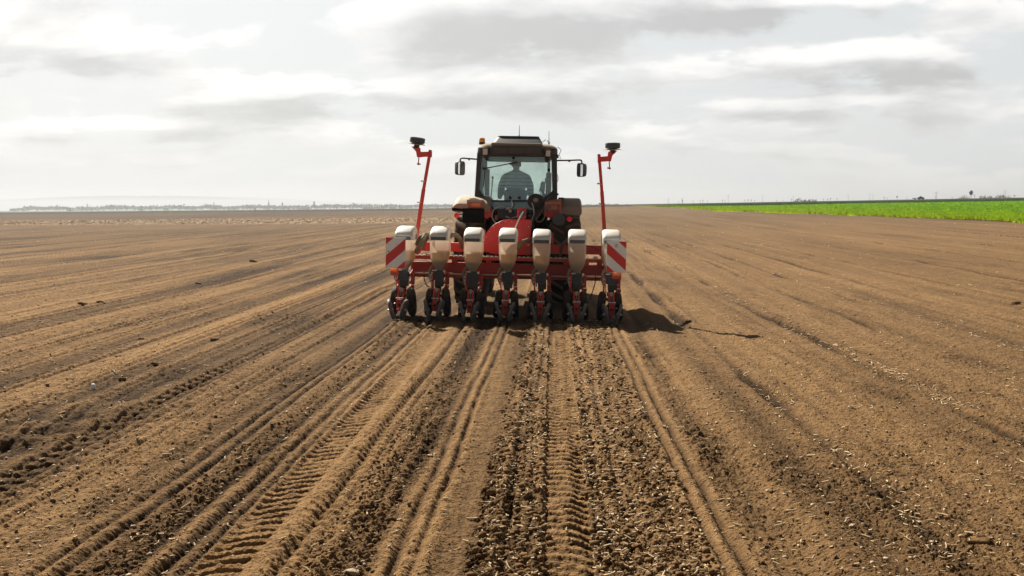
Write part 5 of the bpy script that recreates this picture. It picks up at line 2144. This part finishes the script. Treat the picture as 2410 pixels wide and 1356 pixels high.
    q = L(1134.5, 324.5, 18.0)
    mb = MB().lathe([(0, 0), (.055, 0), (.055, .04), (0, .04)], (p.x, p.y, p.z - .01), (0, 0, 1), 20)
    bs = Tp(mb, 'beacon_base', M['black'], smooth=40)
    h = q.z - p.z
    mb = MB().lathe([(0, .03), (.050, .03), (.056, .05), (.054, h * .8), (.040, h), (0, h + .004)], (p.x, p.y, p.z - .005), (0, 0, 1), 20)
    sub_(mb, 'beacon', M['beacon'], bs, smooth=50)
    # aerials
    for (x0, y0_), (x1, y1_), D in (((1222, 322), (1222.5, 295), 18.3), ((1292, 338), (1292, 309), 18.2)):
        mb = MB()
        mb.tube([L(x0, y0_, D), L(x1, y1_, D)], [.007, .004], 6)
        mb.cyl(L(x0, y0_ + 2, D), L(x0, y0_ - 3, D), .014, n=8)
        Tp(mb, 'aerial', M['cable'])
    mb = MB()
    mb.tube([L(1277, 334, 18), L(1284, 329, 18)], .006, 5)
    mb.tube([L(1287, 331, 18), L(1294, 336, 18)], .006, 5)
    mb.tube([L(1312, 346, 17.9), L(1321, 353, 17.9), L(1317, 362, 17.9), L(1311, 372, 17.9), L(1320, 374, 17.9), L(1316, 365, 17.9)], .006, 6)
    mb.tube([L(1310, 365, 17.9), L(1312, 372, 17.9)], .028, 8)
    mb.tube([L(1309, 408, 17.8), L(1313, 415, 17.8), L(1313, 424, 17.8), L(1309, 432, 17.8)], .006, 6, smooth_n=4)
    mb.cyl(L(1311.5, 455, 17.8), L(1311.5, 460, 17.8), .025, n=8)
    Tp(mb, 'cab_wiring', M['cable'], smooth=50)
    # mirrors
    for (arm, x0, x1, y0_, y1_, lab) in (([(1123, 375), (1104, 373.5), (1088, 372.5), (1083.5, 375), (1083.5, 381)], 1076, 1095, 379.5, 412.5, None),
                                         ([(1311, 378), (1340, 377.5), (1362, 376.8), (1368, 378), (1369.5, 384)], 1356.5, 1374.5, 384, 416.5, None)):
        mb = MB()
        mb.tube([L(x, y, 18.0) for x, y in arm], .014, 8, smooth_n=4)
        mm = arm[1]
        mb.cyl(L(mm[0], mm[1], 18.0), L(mm[0], mm[1] + 4, 18.0), .018, n=8)
        ar = Tp(mb, 'mirror_arm', M['black'], smooth=50)
        a, b = L(x0, y1_, 18.0), L(x1, y0_, 18.0)
        w, hh = b.x - a.x, b.z - a.z
        cx, cz = (a.x + b.x) / 2, (a.z + b.z) / 2
        px_mid = (x0 + x1) / 2

        def mring(k, y, hk):
            n = 24
            out = []
            for i in range(n):
                t = 2 * math.pi * i / n
                ex = 2 / 5
                u = w / 2 * 1.16 * k * math.copysign(abs(math.cos(t)) ** ex, math.cos(t))
                tn = R(37) * (1 if px_mid < 1200 else -1)
                out.append((cx + u * math.cos(tn) - (y - 2.7) * math.sin(tn), 2.7 + u * math.sin(tn) + (y - 2.7) * math.cos(tn), cz + hh / 2 * hk * math.copysign(abs(math.sin(t)) ** ex, math.sin(t))))
            return out
        mb = MB().ringloft([mring(1, 2.70, 1), mring(1.0, 2.72, 1), mring(.9, 2.80, .92), mring(.6, 2.84, .7)])
        sub_(mb, 'mirror_housing', M['black'], ar, smooth=40)
        mb = MB().ringloft([mring(.86, 2.692, .92), mring(.86, 2.6995, .92)])
        g = sub_(mb, 'mirror_glass', M['mirror'], ar)
    mb = MB()
    pbox(mb, 1313.5, 465, 1328, 474.5, 17.9, 18.1)
    Tp(mb, 'side_lamp', M['black'], bev=.012)
    # inside: seat, wheel, console, monitor, levers
    s0 = L(1213, 470, 18.3)
    mb = MB()
    mb.ringloft([rrect(s0.x, 3.28, .44, .46, .09, 1.70), rrect(s0.x, 3.28, .48, .50, .10, 1.76), rrect(s0.x, 3.28, .46, .48, .10, 1.82)])
    mb.box((s0.x, 3.3, 1.6), (.34, .36, .2))
    st = Tp(mb, 'seat', M['cloth'], smooth=50)
    mb = MB()
    rings = []
    for z, w, y in ((1.78, .36, 3.06), (1.90, .40, 3.03), (2.00, .41, 3.01), (2.06, .38, 3.0), (2.10, .30, 3.0), (2.115, .2, 3.0)):
        rings.append(rrect(s0.x - .005, y, w, .11, .05, z))
    mb.ringloft(rings)
    sub_(mb, 'backrest', M['cloth'], st, smooth=50)
    mb = MB()
    a, b = L(1170, 468, 18.25), L(1180, 440, 18.25)
    mb.box(((a.x + b.x) / 2, 3.15, (a.z + b.z) / 2), (b.x - a.x - .01, .4, b.z - a.z))
    sub_(mb, 'armrest', M['liner'], st, bev=.03)
    mb = MB()
    for k in range(30):
        a = 2 * math.pi * k / 30
    c = Vector((s0.x, 3.66, 2.02))
    ax = Vector((0, -.75, 1)).normalized()
    u, w = Vector((1, 0, 0)), ax.cross(Vector((1, 0, 0)))
    mb.ringloft([[c + (u * math.cos(2 * math.pi * k / 28) + w * math.sin(2 * math.pi * k / 28)) * (.19 + .016 * math.cos(q)) + ax * .016 * math.sin(q) for q in [2 * math.pi * j / 8 for j in range(8)]] for k in range(28)], close=True)
    mb.bar(c - u * .19, c + u * .19, .03, .02)
    mb.cyl(c, c - ax * .45, .03, n=10)
    Tp(mb, 'steering_wheel', M['black'], smooth=50)
    mb = MB()
    mb.box((s0.x, 3.84, 1.82), (.34, .14, .5))
    Tp(mb, 'dashboard', M['charcoal'], bev=.03)
    mb = MB()
    mb.prism([(L(x, y, 18.1).x, L(x, y, 18.1).z) for x, y in ((1274, 427), (1284, 428), (1282, 451), (1268, 451))], 2.78, 2.85)
    mo = Tp(mb, 'monitor', M['screen_back'], bev=.012)
    mb = MB()
    mb.tube([L(1275, 451, 18.12), L(1272, 458, 18.12), L(1280, 464, 18.12), L(1285, 455, 18.12), L(1276, 468, 18.12), L(1290, 462, 18.12)], .008, 6, smooth_n=5)
    mb.bar(L(1278, 450, 18.12), L(1280, 478, 18.12), .05, .05)
    sub_(mb, 'monitor_stand', M['liner'], mo, smooth=40)
    mb = MB()
    a = L(1287, 425, 18.3)
    mb.box((a.x, 3.0, a.z), (.07, .06, .09))
    mb.bar((a.x, 3.0, a.z), (a.x + .02, 3.0, a.z - .4), .04, .04)
    Tp(mb, 'red_grip', M['dark_red'], bev=.01)
    mb = MB()
    mb.tube([L(1155, 470, 18.5), L(1158, 440, 18.5), L(1160, 421, 18.5)], .010, 6)
    mb.box(tuple(L(1159.5, 418, 18.5)), (.035, .03, .045))
    Tp(mb, 'gear_lever', M['black'], smooth=40)
    mb = MB()
    pbox(mb, 1262, 461, 1292, 478, 18.3, 19.0)
    pbox(mb, 1135, 474, 1290, 482, 18.0, 18.6)
    Tp(mb, 'side_console', M['liner'], bev=.03)
    mb = MB()
    pbox(mb, 1143.5, 398, 1152.5, 470, 18.75, 18.80)
    Tp(mb, 'door_trim', M['brown'], bev=.01)


cab()


# ---------------------------------------------------------------- the driver
def driver():
    b0 = L(1213, 470, 18.45)
    bx, by = b0.x, 3.26
    parts = []

    def cap(p0, p1, r0, r1, k=10):
        m = MB()
        p0, p1 = Vector(p0), Vector(p1)
        pts = [p0 + (p1 - p0) * i / k for i in range(k + 1)]
        m.tube(pts, [r0 + (r1 - r0) * i / k for i in range(k + 1)], 16)
        m.sphere(p0, r0, 16, 10)
        m.sphere(p1, r1, 16, 10)
        parts.append(m)

    def ell(c, r, sq):
        m = MB()
        m.sphere(c, r, 24, 16, sq=sq)
        parts.append(m)
    S = lambda x, y, z: (bx + x, by + y, z)
    ell(S(0, 0, 1.90), .17, (1.05, .78, .75))
    ell(S(0, .0, 2.06), .165, (1.02, .72, 1.2))
    ell(S(0, -.01, 2.22), .175, (1.22, .68, 1.1))
    ell(S(0, -.01, 2.29), .15, (1.45, .62, .55))
    cap(S(0, -.02, 2.34), S(0, .005, 2.47), .068, .060)
    for s in (-1, 1):
        cap(S(s * .03, -.02, 2.40), S(s * .19, -.012, 2.325), .062, .066)
    # head: skull, face, nose, chin, ears
    ell(S(0, .0, 2.575), .1, (.80, .98, 1.08))
    ell(S(0, .035, 2.52), .075, (.84, .90, 1.15))
    ell(S(0, .118, 2.535), .017, (.9, 1.1, 1.7))
    ell(S(0, .092, 2.455), .028, (1.1, .8, .8))
    ell(S(0, .098, 2.49), .018, (1.6, .7, .6))
    for s in (-1, 1):
        ell(S(s * .082, .0, 2.545), .026, (.4, .8, 1.25))
        ell(S(s * .033, .088, 2.56), .012, (1, .7, .8))
        cap(S(s * .205, -.01, 2.30), S(s * .262, .02, 2.17), .076, .070)
        cap(S(s * .262, .02, 2.17), S(s * .278, .06, 2.02), .070, .058)
        cap(S(s * .278, .06, 2.02), S(s * .185, .32, 2.06), .054, .036)
        # hand: palm, four fingers closed over the rim, thumb from the side
        h = Vector(S(s * .175, .365, 2.07))
        ell(h, .040, (.75, 1.0, .5))
        for k in range(4):
            q = h + Vector((s * (-.026 + .017 * k), .028, .004))
            ln = (.030, .034, .032, .026)[k]
            cap(q, q + Vector((0, ln, .0)), .0095, .009, 3)
            cap(q + Vector((0, ln, 0)), q + Vector((0, ln + .008, -.026)), .009, .008, 3)
            cap(q + Vector((0, ln + .008, -.026)), q + Vector((0, ln - .014, -.040)), .008, .0075, 3)
        cap(h + Vector((-s * .03, -.005, 0)), h + Vector((-s * .045, .03, -.022)), .011, .009, 3)
        cap(S(s * .10, .02, 1.87), S(s * .15, .45, 1.90), .088, .062)
        cap(S(s * .15, .45, 1.90), S(s * .14, .50, 1.56), .058, .042)
        cap(S(s * .14, .47, 1.55), S(s * .15, .66, 1.53), .042, .032)
    allm = MB()
    for m in parts:
        allm.add(m.v, m.f)
    tmp = allm.build('tmp_body', M['pullover'])
    md = tmp.modifiers.new('r', 'REMESH')
    md.mode = 'VOXEL'
    md.voxel_size = .0075
    ms = tmp.modifiers.new('s', 'SMOOTH')
    ms.iterations = 6
    ms.factor = .5
    dg = bpy.context.evaluated_depsgraph_get()
    me = bpy.data.meshes.new_from_object(tmp.evaluated_get(dg))
    old = tmp.data
    bpy.data.objects.remove(tmp)
    bpy.data.meshes.remove(old)
    me.name = 'person'
    base = Vector((bx, by, 1.55))
    n = len(me.vertices)
    co = np.empty(n * 3, np.float32)
    me.vertices.foreach_get('co', co)
    co = co.reshape(-1, 3)
    me.materials.clear()
    for k in ('pullover', 'skin', 'trousers'):
        me.materials.append(M[k])
    f = len(me.polygons)
    cen = np.empty(f * 3, np.float32)
    me.polygons.foreach_get('center', cen)
    cen = cen.reshape(-1, 3)
    mi = np.zeros(f, np.int32)
    mi[cen[:, 2] > 2.415] = 1
    mi[(cen[:, 1] > by + .318) & (cen[:, 2] > 2.0)] = 1
    mi[(cen[:, 2] < 1.985) & ((cen[:, 1] > by + .13) | (cen[:, 2] < 1.86))] = 2
    me.polygons.foreach_set('material_index', mi)
    co -= np.array(base, np.float32)
    me.vertices.foreach_set('co', co.ravel())
    me.update()
    me.shade_smooth()
    p = bpy.data.objects.new('person', me)
    COL.objects.link(p)
    p.matrix_world = MACH @ Matrix.Translation(base)
    tag(p, 'driver in a striped pullover seated inside the tractor cab, seen from behind', 'person')
    # hair: a cap over the back and top of the skull
    mb = MB()
    rings = []
    for j in range(1, 12):
        th = math.pi * (.04 + .60 * j / 11)
        ring = []
        for k in range(28):
            ph = 2 * math.pi * k / 28
            front = max(0, math.sin(ph))
            t2 = min(th, math.pi * (.64 - .30 * front))
            rr = .1075 + .002 * math.sin(ph * 9 + j)
            ring.append((bx + .82 * rr * math.sin(t2) * math.cos(ph), by - .002 + .99 * rr * math.sin(t2) * math.sin(ph), 2.575 + 1.09 * rr * math.cos(t2)))
        rings.append(ring)
    mb.ringloft(rings)
    o = mb.build('hair', M['hair'], p, base, smooth=80)


driver()


# ---------------------------------------------------------------- far things
def leaves(rg, cen, rad, n, size, mb_v, mb_f, flat=1.0):
    """leaf clumps through an uneven crown made of several lobes"""
    lob = [(np.array(cen) + rg.normal(0, .42, 3) * np.array(rad) * np.array((1, 1, .8)), rg.uniform(.38, .7)) for _ in range(9)]
    for i in range(n):
        c, k = lob[i % len(lob)]
        d = rg.normal(size=3)
        d /= np.linalg.norm(d)
        p = c + d * np.array(rad) * k * rg.uniform(.45, 1.0)
        a = rg.normal(size=3)
        a /= np.linalg.norm(a)
        b = np.cross(a, rg.normal(size=3))
        b /= np.linalg.norm(b)
        s = size * rg.uniform(.6, 1.4)
        o = len(mb_v)
        mb_v += [tuple(p - a * s - b * s * .6), tuple(p + a * s - b * s * .5), tuple(p + a * s * .8 + b * s * .6), tuple(p - a * s * .7 + b * s * .5)]
        mb_f.append((o, o + 1, o + 2, o + 3))


def tree(name, px, py_top, py_base, y, width_px, label, cat='tree', m='leaf', group=None, n=140, crown=0.62, trunk=True):
    rg = np.random.default_rng(int(px * 13 + y))
    top = at(px, py_top, y)
    x = top.x
    z0 = float(T(x, y))
    vis = at(px, py_base, y).z
    h = top.z - z0
    w = width_px * y / FPX / 2
    e = thing(name, label, cat, Matrix.Translation((x, y, z0)), group)
    ch = max((top.z - vis) * crown, .3) if trunk else (top.z - z0)
    cz = h - ch / 2
    if trunk:
        mb = MB()
        r = max(.06, h * .022)
        mb.tube([(0, 0, -.3), (.02 * h, 0, h * .4), (0, .01 * h, cz)], [r * 1.3, r, r * .5], 7, smooth_n=3)
        for k in range(4):
            a = rg.uniform(0, 6.28)
            zz = cz - ch * rg.uniform(.1, .45)
            mb.tube([(0, 0, zz), (math.cos(a) * w * .5, math.sin(a) * w * .5, zz + ch * .3)], [r * .5, r * .2], 5)
        mb.build('trunk', M['bark'], e, smooth=60)
    v, f = [], []
    leaves(rg, (0, 0, cz), (w * .62, w * .62, ch * .40), n, max(w, ch) * .10, v, f)
    mb = MB()
    mb.v, mb.f, mb.mi = v, f, [0] * len(f)
    mb.build('crown', M[m], e)
    return e


GT = 'small trees along the ridge'
tree('tree', 2285.5, 449.2, 463.8, 470, 14, 'dark leafy tree standing tallest on the green ridge at right', m='leaf_dark', n=420, crown=.78)
for a in (
    (1597, 474.0, 476.3, 620, 5.5, 'dark low bush at the left end of the ridge tree row', 'leaf_dark'),
    (1606, 470.5, 476.3, 900, 4.5, 'thin pale tree right beside the low dark bush on the ridge', 'leaf_dry'),
    (1631, 471.8, 475.3, 1100, 5.5, 'faint flat tree between the low bush and a twin pale clump', 'leaf_dry'),
    (1648, 470.6, 475, 1100, 4.5, 'left tree of the close twin pale clump on the ridge', 'leaf_dry'),
    (1654, 470.2, 475, 1100, 4.5, 'right tree of the close twin pale clump on the ridge', 'leaf_dry'),
    (1665, 472.0, 474.6, 800, 2.6, 'tiny dark bush just right of the twin pale clump', 'leaf_dark'),
    (1700, 469.2, 474.6, 1100, 4.6, 'pale tree left of the tall ridge pole, taller of a pair', 'leaf_dry'),
    (1706, 470.5, 474.6, 1100, 4.0, 'pale tree left of the tall ridge pole, shorter of a pair', 'leaf_dry'),
    (1753, 469.0, 474.2, 1100, 4.0, 'leaning pale tree first of a row of four on the ridge', 'leaf_dry'),
    (1760, 469.4, 474.2, 1000, 4.4, 'darker round tree second of a row of four on the ridge', 'leaf'),
    (1767.5, 469.2, 474, 1000, 5.0, 'round tree third of a row of four on the ridge', 'leaf'),
    (1776, 470.0, 474, 1100, 4.2, 'pale tree last of a row of four on the ridge', 'leaf_dry'),
    (1827.5, 469.8, 473.8, 1100, 2.6, 'tiny pale tree alone left of the green thicket', 'leaf_dry'),
    (1843, 470.2, 473.6, 1100, 2.4, 'tiny dark tree alone close left of the green thicket', 'leaf'),
    (1863, 468.2, 473.5, 900, 3.2, 'narrow dark tree touching the left side of the green thicket', 'leaf'),
    (1938, 467.2, 471.8, 1100, 4.2, 'first pale tree right of the green thicket', 'leaf_dry'),
    (1948.5, 467.0, 471.6, 1100, 3.8, 'narrow tree left of another, right of the green thicket', 'leaf'),
    (1954.5, 465.5, 471.6, 1100, 3.6, 'taller narrow tree right of the green thicket', 'leaf_dry'),
    (1970, 465.8, 471.2, 1100, 6.0, 'broad tree left of the very tall pole on the ridge', 'leaf_dry'),
    (2081, 463.2, 468.4, 1000, 4.4, 'small round tree left of the yellow green tree', 'leaf'),
    (2088, 464.4, 468.3, 1100, 2.6, 'narrow tiny tree close left of the yellow green tree', 'leaf_dry'),
    (2111.5, 460.8, 468, 700, 8.5, 'yellow green round tree left of the distant tractor', 'leaf'),
    (2134, 464.6, 467.6, 900, 4.0, 'low tree between yellow green tree and distant tractor', 'leaf_dry'),
    (2203, 462.2, 466, 1100, 4.5, 'faint pale tree right of the distant tractor', 'leaf_dry'),
    (2241, 462.5, 465.6, 1100, 5.0, 'low pale tree left of the leafless thicket on the ridge', 'leaf_dry'),
    (2293.5, 458.2, 464.5, 900, 3.5, 'narrow bare tree close right of the tallest dark tree', 'leaf_dry'),
    (2387, 458.8, 463.6, 900, 9.0, 'flat topped tree at the right end of the ridge', 'leaf'),
):
    tree('tree', a[0], a[1], a[2], a[3], a[4], a[5], m=a[6], group=GT, n=70, crown=.72)


def thicket(px0, px1, tops, py_base, y, m, label, n):
    """a clump of bushes grown together"""
    rg = np.random.default_rng(int(px0))
    x0, x1 = at(px0, py_base, y).x, at(px1, py_base, y).x
    zb = float(T((x0 + x1) / 2, y))
    e = thing('thicket', label, 'bushes', Matrix.Translation(((x0 + x1) / 2, y, zb)))
    v, f = [], []
    mb = MB()
    for i, pt in enumerate(tops):
        px = px0 + (px1 - px0) * (i + .5) / len(tops)
        t = at(px, pt, y)
        h = t.z - zb
        w = (x1 - x0) / len(tops) * .8
        leaves(rg, (t.x - (x0 + x1) / 2, rg.normal(0, 1.2), h * .55), (w, w, h * .42), n, max(w, .4) * .22, v, f)
        for k in range(3):
            xx = t.x - (x0 + x1) / 2 + rg.normal(0, w * .3)
            mb.tube([(xx, 0, -.2), (xx + rg.normal(0, .2), 0, h * .7)], [.08, .03], 5)
    c = MB()
    c.v, c.f, c.mi = v, f, [0] * len(f)
    c.build('foliage', M[m], e)
    mb.build('stems', M['bark'], e)


thicket(1868, 1921, (471, 469.2, 467.0, 468.0, 469, 467.2, 468.2, 467.0, 467.5, 468), 472.5, 560, 'leaf', 'long low green thicket on the ridge right of the tractor', 60)
thicket(2255, 2279, (461, 459.2, 457.5, 457.8, 459.2), 464.5, 560, 'leaf_dry', 'pale leafless thicket left of the tallest dark tree', 60)
thicket(2303, 2376, (458, 456.6, 457.5, 458.2, 458.6, 458.2, 457.0, 455.8, 456.0, 456.8, 457.2, 458.8), 463.8, 560, 'leaf_dry', 'long pale leafless thicket right of the tallest dark tree', 60)


def pole(px, py_top, y, label, kind='pole', w=.18):
    t = at(px, py_top, y)
    z0 = float(T(t.x, y))
    e = thing('utility_pole', label, 'pole', Matrix.Translation((t.x, y, z0)), 'poles along the ridge')
    mb = MB().tube([(0, 0, -.3), (0, 0, t.z - z0)], [w, w * .65], 8)
    mb.build('mast', M['pole'], e, smooth=40)
    mb = MB()
    mb.box((0, 0, t.z - z0 - .5), (w * 9, w * .8, w * .8))
    for s in (-1, 0, 1):
        mb.cyl((s * w * 3.6, 0, t.z - z0 - .4), (s * w * 3.6, 0, t.z - z0 - .05), w * .35, n=6)
    mb.build('cross_arm', M['pole'], e)


for a in ((1573, 467.3, 900, 'slender pole left of the low dark bush on the ridge'), (1605.5, 466.5, 900, 'pole rising behind the low dark bush on the ridge'),
          (1714, 458.6, 800, 'tallest sharp pole between the tree pairs on the ridge'), (1794.5, 459.8, 1000, 'pole between the row of four trees and the green thicket'),
          (1867.3, 461, 1000, 'pole rising at the left end of the green thicket'), (1996.5, 458.6, 900, 'dark pole midway between green thicket and yellow green tree'),
          (2047, 455.5, 1100, 'left pole of a faint pair left of the yellow green tree'), (2055, 457.2, 1100, 'right pole of a faint pair left of the yellow green tree')):
    pole(*a)


def pylon(px, py_top, y, label):
    t = at(px, py_top, y)
    z0 = float(T(t.x, y))
    h = t.z - z0
    e = thing('power_pylon', label, 'pylon', Matrix.Translation((t.x, y, z0)), 'faint pylons on the ridge')
    mb = MB()
    b, tp = h * .09, h * .012
    for sx in (-1, 1):
        for sy in (-1, 1):
            mb.bar((sx * b, sy * b, 0), (sx * tp, sy * tp, h), .10, .10)
    for k in range(7):
        q0, q1 = k / 7, (k + 1) / 7
        w0, w1 = b + (tp - b) * q0, b + (tp - b) * q1
        for sy in (-1, 1):
            mb.bar((-w0, sy * w0, h * q0), (w1, sy * w1, h * q1), .06, .06)
            mb.bar((w0, sy * w0, h * q0), (-w1, sy * w1, h * q1), .06, .06)
    mb.build('lattice', M['pole'], e)
    mb = MB()
    for q, w in ((.82, .22), (.94, .16)):
        mb.bar((-h * w, 0, h * q), (h * w, 0, h * q), .14, .14)
    mb.build('cross_arm', M['pole'], e)


pylon(2203.5, 451, 1250, 'faint lattice pylon right of the distant tractor')
pylon(2366, 447.5, 1400, 'faint lattice pylon above the right leafless thicket')


def far_tractor():
    y = 338.0
    p = at(2165.5, 467.2, y)
    z0 = float(T(p.x, y))
    s = y / FPX
    DB = mat('far_dark_blue', (.02, .025, .06), .5)
    e = thing('distant_tractor', 'small dark tractor working far off on the green ridge', 'tractor', Matrix.Translation((p.x, y, z0)))
    X = lambda px: (px - 2165.5) * s
    Z = lambda py: (467.4 - py) * s
    for px, py, r in ((2163.5, 464.6, 2.6), (2171.5, 465.2, 2.0)):
        for yy in (-.55, .55):
            mb = MB().lathe([(0, -.2), (r * s, -.2), (r * s * 1.05, 0), (r * s, .2), (0, .2)], (X(px), yy, Z(py)), (0, 1, 0), 20)
            mb.build('wheel', M['rubber'], e, smooth=40)
    mb = MB()
    mb.prism([(X(2161), Z(465)), (X(2174), Z(465)), (X(2174.5), Z(463.2)), (X(2169), Z(461.8)), (X(2161), Z(462.6))], -.35, .35)
    mb.build('body', DB, e, bev=.03)
    mb = MB()
    mb.prism([(X(2161.6), Z(462.4)), (X(2169), Z(462)), (X(2167.8), Z(460.4)), (X(2163), Z(460.4))], -.4, .4)
    c = mb.build('cab', M['charcoal'], e, bev=.02)
    mb = MB().box((X(2165.6), 0, Z(460.1)), (4.6 * s, .9, .5 * s))
    mb.build('roof', M['sign_white'], e, bev=.01)
    e2 = thing('far_implement', 'flat dark implement trailing left of the distant tractor', 'implement', Matrix.Translation((p.x, y, z0)))
    mb = MB()
    mb.bar((X(2148), 0, Z(464.4)), (X(2160.5), 0, Z(464.6)), .18, .12)
    mb.box((X(2151), 0, Z(464.8)), (5 * s, .8, 1.2 * s))
    mb.build('frame', M['charcoal'], e2)
    mb = MB()
    for px in (2149, 2152, 2156):
        mb.bar((X(px), .1, Z(464.4)), (X(px + .6), .1, Z(467.2)), .07, .07)
    mb.build('tines', M['charcoal'], e2)
    for px in (2154.5,):
        mb = MB().lathe([(0, -.1), (1.4 * s, -.1), (1.4 * s, .1), (0, .1)], (X(px), .3, Z(466)), (0, 1, 0), 16)
        mb.build('wheel', M['rubber'], e2, smooth=40)


far_tractor()


# village on the left horizon ------------------------------------------------------------
VY = 1900.0


def village_wood():
    rg = np.random.default_rng(11)
    v, f = [], []
    xs = np.arange(30, 1640, 3.2)
    for px in xs:
        prof = 486.5 - 3.2 * vnoise(np.array([px * .022]), np.array([0.5]), 3)[0] - 2.4 * vnoise(np.array([px * .09]), np.array([1.5]), 4)[0]
        base = 494 - .00664 * px
        if px < 60 or px > 1080:
            up = 5.0 if px < 60 else 5.5
        elif px < 500:
            up = 11.0
        else:
            up = 9.0
        hpx = max(2.5, up * .80 + (486.5 - prof) * 1.0)
        if 1080 < px and rg.uniform() < .35:
            continue
        y = VY + rg.uniform(-120, 200)
        t = at(px, base - hpx, y)
        w = rg.uniform(4.5, 7.5)
        h = t.z
        for k in range(2):
            leaves(rg, (t.x + rg.normal(0, 2), y, h * .52), (w * .7, w * .7, h * .36), 16, 1.7, v, f)
    me = MB()
    me.v, me.f, me.mi = v, f, [0] * len(f)
    o = me.build('far_wood', M['far_leaf'])
    tag(o, kind='stuff')


village_wood()


def vtree(px, top, w, label):
    base = 494 - .00664 * px
    tree('tree', px, top, base, VY - 160, w, label, m='far_leaf', n=90, crown=.9, group='village trees that stand out')


for a in ((134, 482.0, 5, 'pointed dark tree above the wood near the left edge'), (65, 484.4, 9, 'broad tree clump at the left end of the village wood'),
          (293, 480.6, 4.5, 'narrow dark conifer in the middle of the left village wood'), (260, 480.8, 6, 'tall tree left of the narrow dark conifer'),
          (739.5, 473.5, 4.5, 'tall bare tree sticking up from the village wood'), (664.5, 475.8, 2.6, 'narrow conifer right of the sharp church spire'),
          (107, 485.2, 6, 'round dark tree in the left part of the village wood')):
    vtree(*a)


def steeple(px, py_top, label, y=VY - 60, w=2.6):
    t = at(px, py_top, y)
    h = t.z
    e = thing('church_tower', label, 'tower', Matrix.Translation((t.x, y, 0)), 'spires in the village')
    mb = MB().box((0, 0, h * .27), (w, w, h * .54))
    mb.build('tower', M['stone'], e)
    mb = MB().tube([(0, 0, h * .54), (0, 0, h * .60), (0, 0, h)], [w * .72, w * .5, .12], 8)
    mb.build('spire', M['stone'], e)
    mb = MB()
    for s in (-1, 1):
        mb.box((s * w * .2, -w * .5, h * .45), (w * .22, .1, h * .08))
    mb.build('belfry_window', M['charcoal'], e)


steeple(503, 473.5, 'thin dark spire standing above the left village wood')
steeple(632, 470.2, 'tallest sharp church spire on the village horizon')
steeple(205, 477.0, 'short faint spire above the wood near the left edge', w=2.2)


def house(px0, px1, py_top, y, label, hall=False):
    base = 495.4 - .00664 * (px0 + px1) / 2
    a, b = at(px0, base, y), at(px1, py_top, y)
    w, h = b.x - a.x, max(b.z, 3)
    cx = (a.x + b.x) / 2
    e = thing('house' if not hall else 'barn', label, 'house' if not hall else 'barn', Matrix.Translation((cx, y, 0)), 'pale buildings by the village')
    d = w * .6
    hw = h * .72
    mb = MB().box((0, 0, hw / 2), (w, d, hw))
    mb.build('wall', M['wall'], e)
    mb = MB().prism([(-w / 2 - .3, hw), (w / 2 + .3, hw), (w / 2 - w * .12, h), (-w / 2 + w * .12, h)], -d / 2 - .3, d / 2 + .3)
    mb.build('roof', M['metal_roof'] if hall else M['tile'], e)
    nw = 2 if not hall else 4
    for k in range(nw):
        mb = MB().box((-w / 2 + w * (k + .5) / nw, -d / 2 - .03, hw * .5), (w * .09, .06, hw * .3))
        mb.build('window', M['charcoal'], e)


for a in ((329, 337, 485.8, 1500, 'white house right of the narrow dark conifer', False), (385, 397, 484.8, 1650, 'wide white barn left of the middle of the wood', True),
          (597, 602.5, 486.2, 1500, 'small white house left of the sharp church spire', False), (537, 542, 485.6, 1700, 'small pale house right of the thin dark spire', False),
          (706, 730, 485.2, 1600, 'long low pale barn left of the tall bare tree', True), (855, 880, 483.6, 1600, 'pale long barn left of the white barn near the marker pole', True),
          (881, 896, 481.8, 1650, 'bright white barn near the left marker pole', True), (917, 931, 481.4, 1600, 'white building closest to the left marker pole', True),
          (160, 168, 488.6, 1400, 'low pale shed in front of the left wood', False)):
    house(*a)


# ---------------------------------------------------------------- distant hill and the hazy air
def far_hill():
    xs = np.linspace(-9000, 4000, 160)
    V = []
    for x in xs:
        t = x / 9000
        h = 110 * np.exp(-((x + 4300) / 1700) ** 2) + 60 * np.exp(-((x + 2500) / 1500) ** 2) + 40 * np.exp(-((x + 7000) / 1200) ** 2)
        V += [(x, 8200, -5), (x, 8800, max(h, 0) - 4), (x, 9600, -5)]
    F = []
    for i in range(len(xs) - 1):
        for k in range(2):
            F.append((i * 3 + k, i * 3 + 3 + k, i * 3 + 4 + k, i * 3 + 1 + k))
    o = mesh_np('hills', np.array(V, float), np.array(F), [M['far_leaf']], 'structure', smooth=True)


far_hill()


def haze():
    mb = MB().box((0, 4900, 34), (22000, 10600, 80))
    m = bpy.data.materials.new('air')
    m.use_nodes = True
    nt = m.node_tree
    nt.nodes.clear()
    out = nt.nodes.new('ShaderNodeOutputMaterial')
    pv = nt.nodes.new('ShaderNodeVolumePrincipled')
    pv.inputs['Color'].default_value = (0.62, 0.65, 0.69, 1)
    pv.inputs['Density'].default_value = 0.00030
    pv.inputs['Anisotropy'].default_value = 0.3
    nt.links.new(pv.outputs[0], out.inputs['Volume'])
    o = mb.build('haze', m)
    tag(o, kind='stuff')


haze()
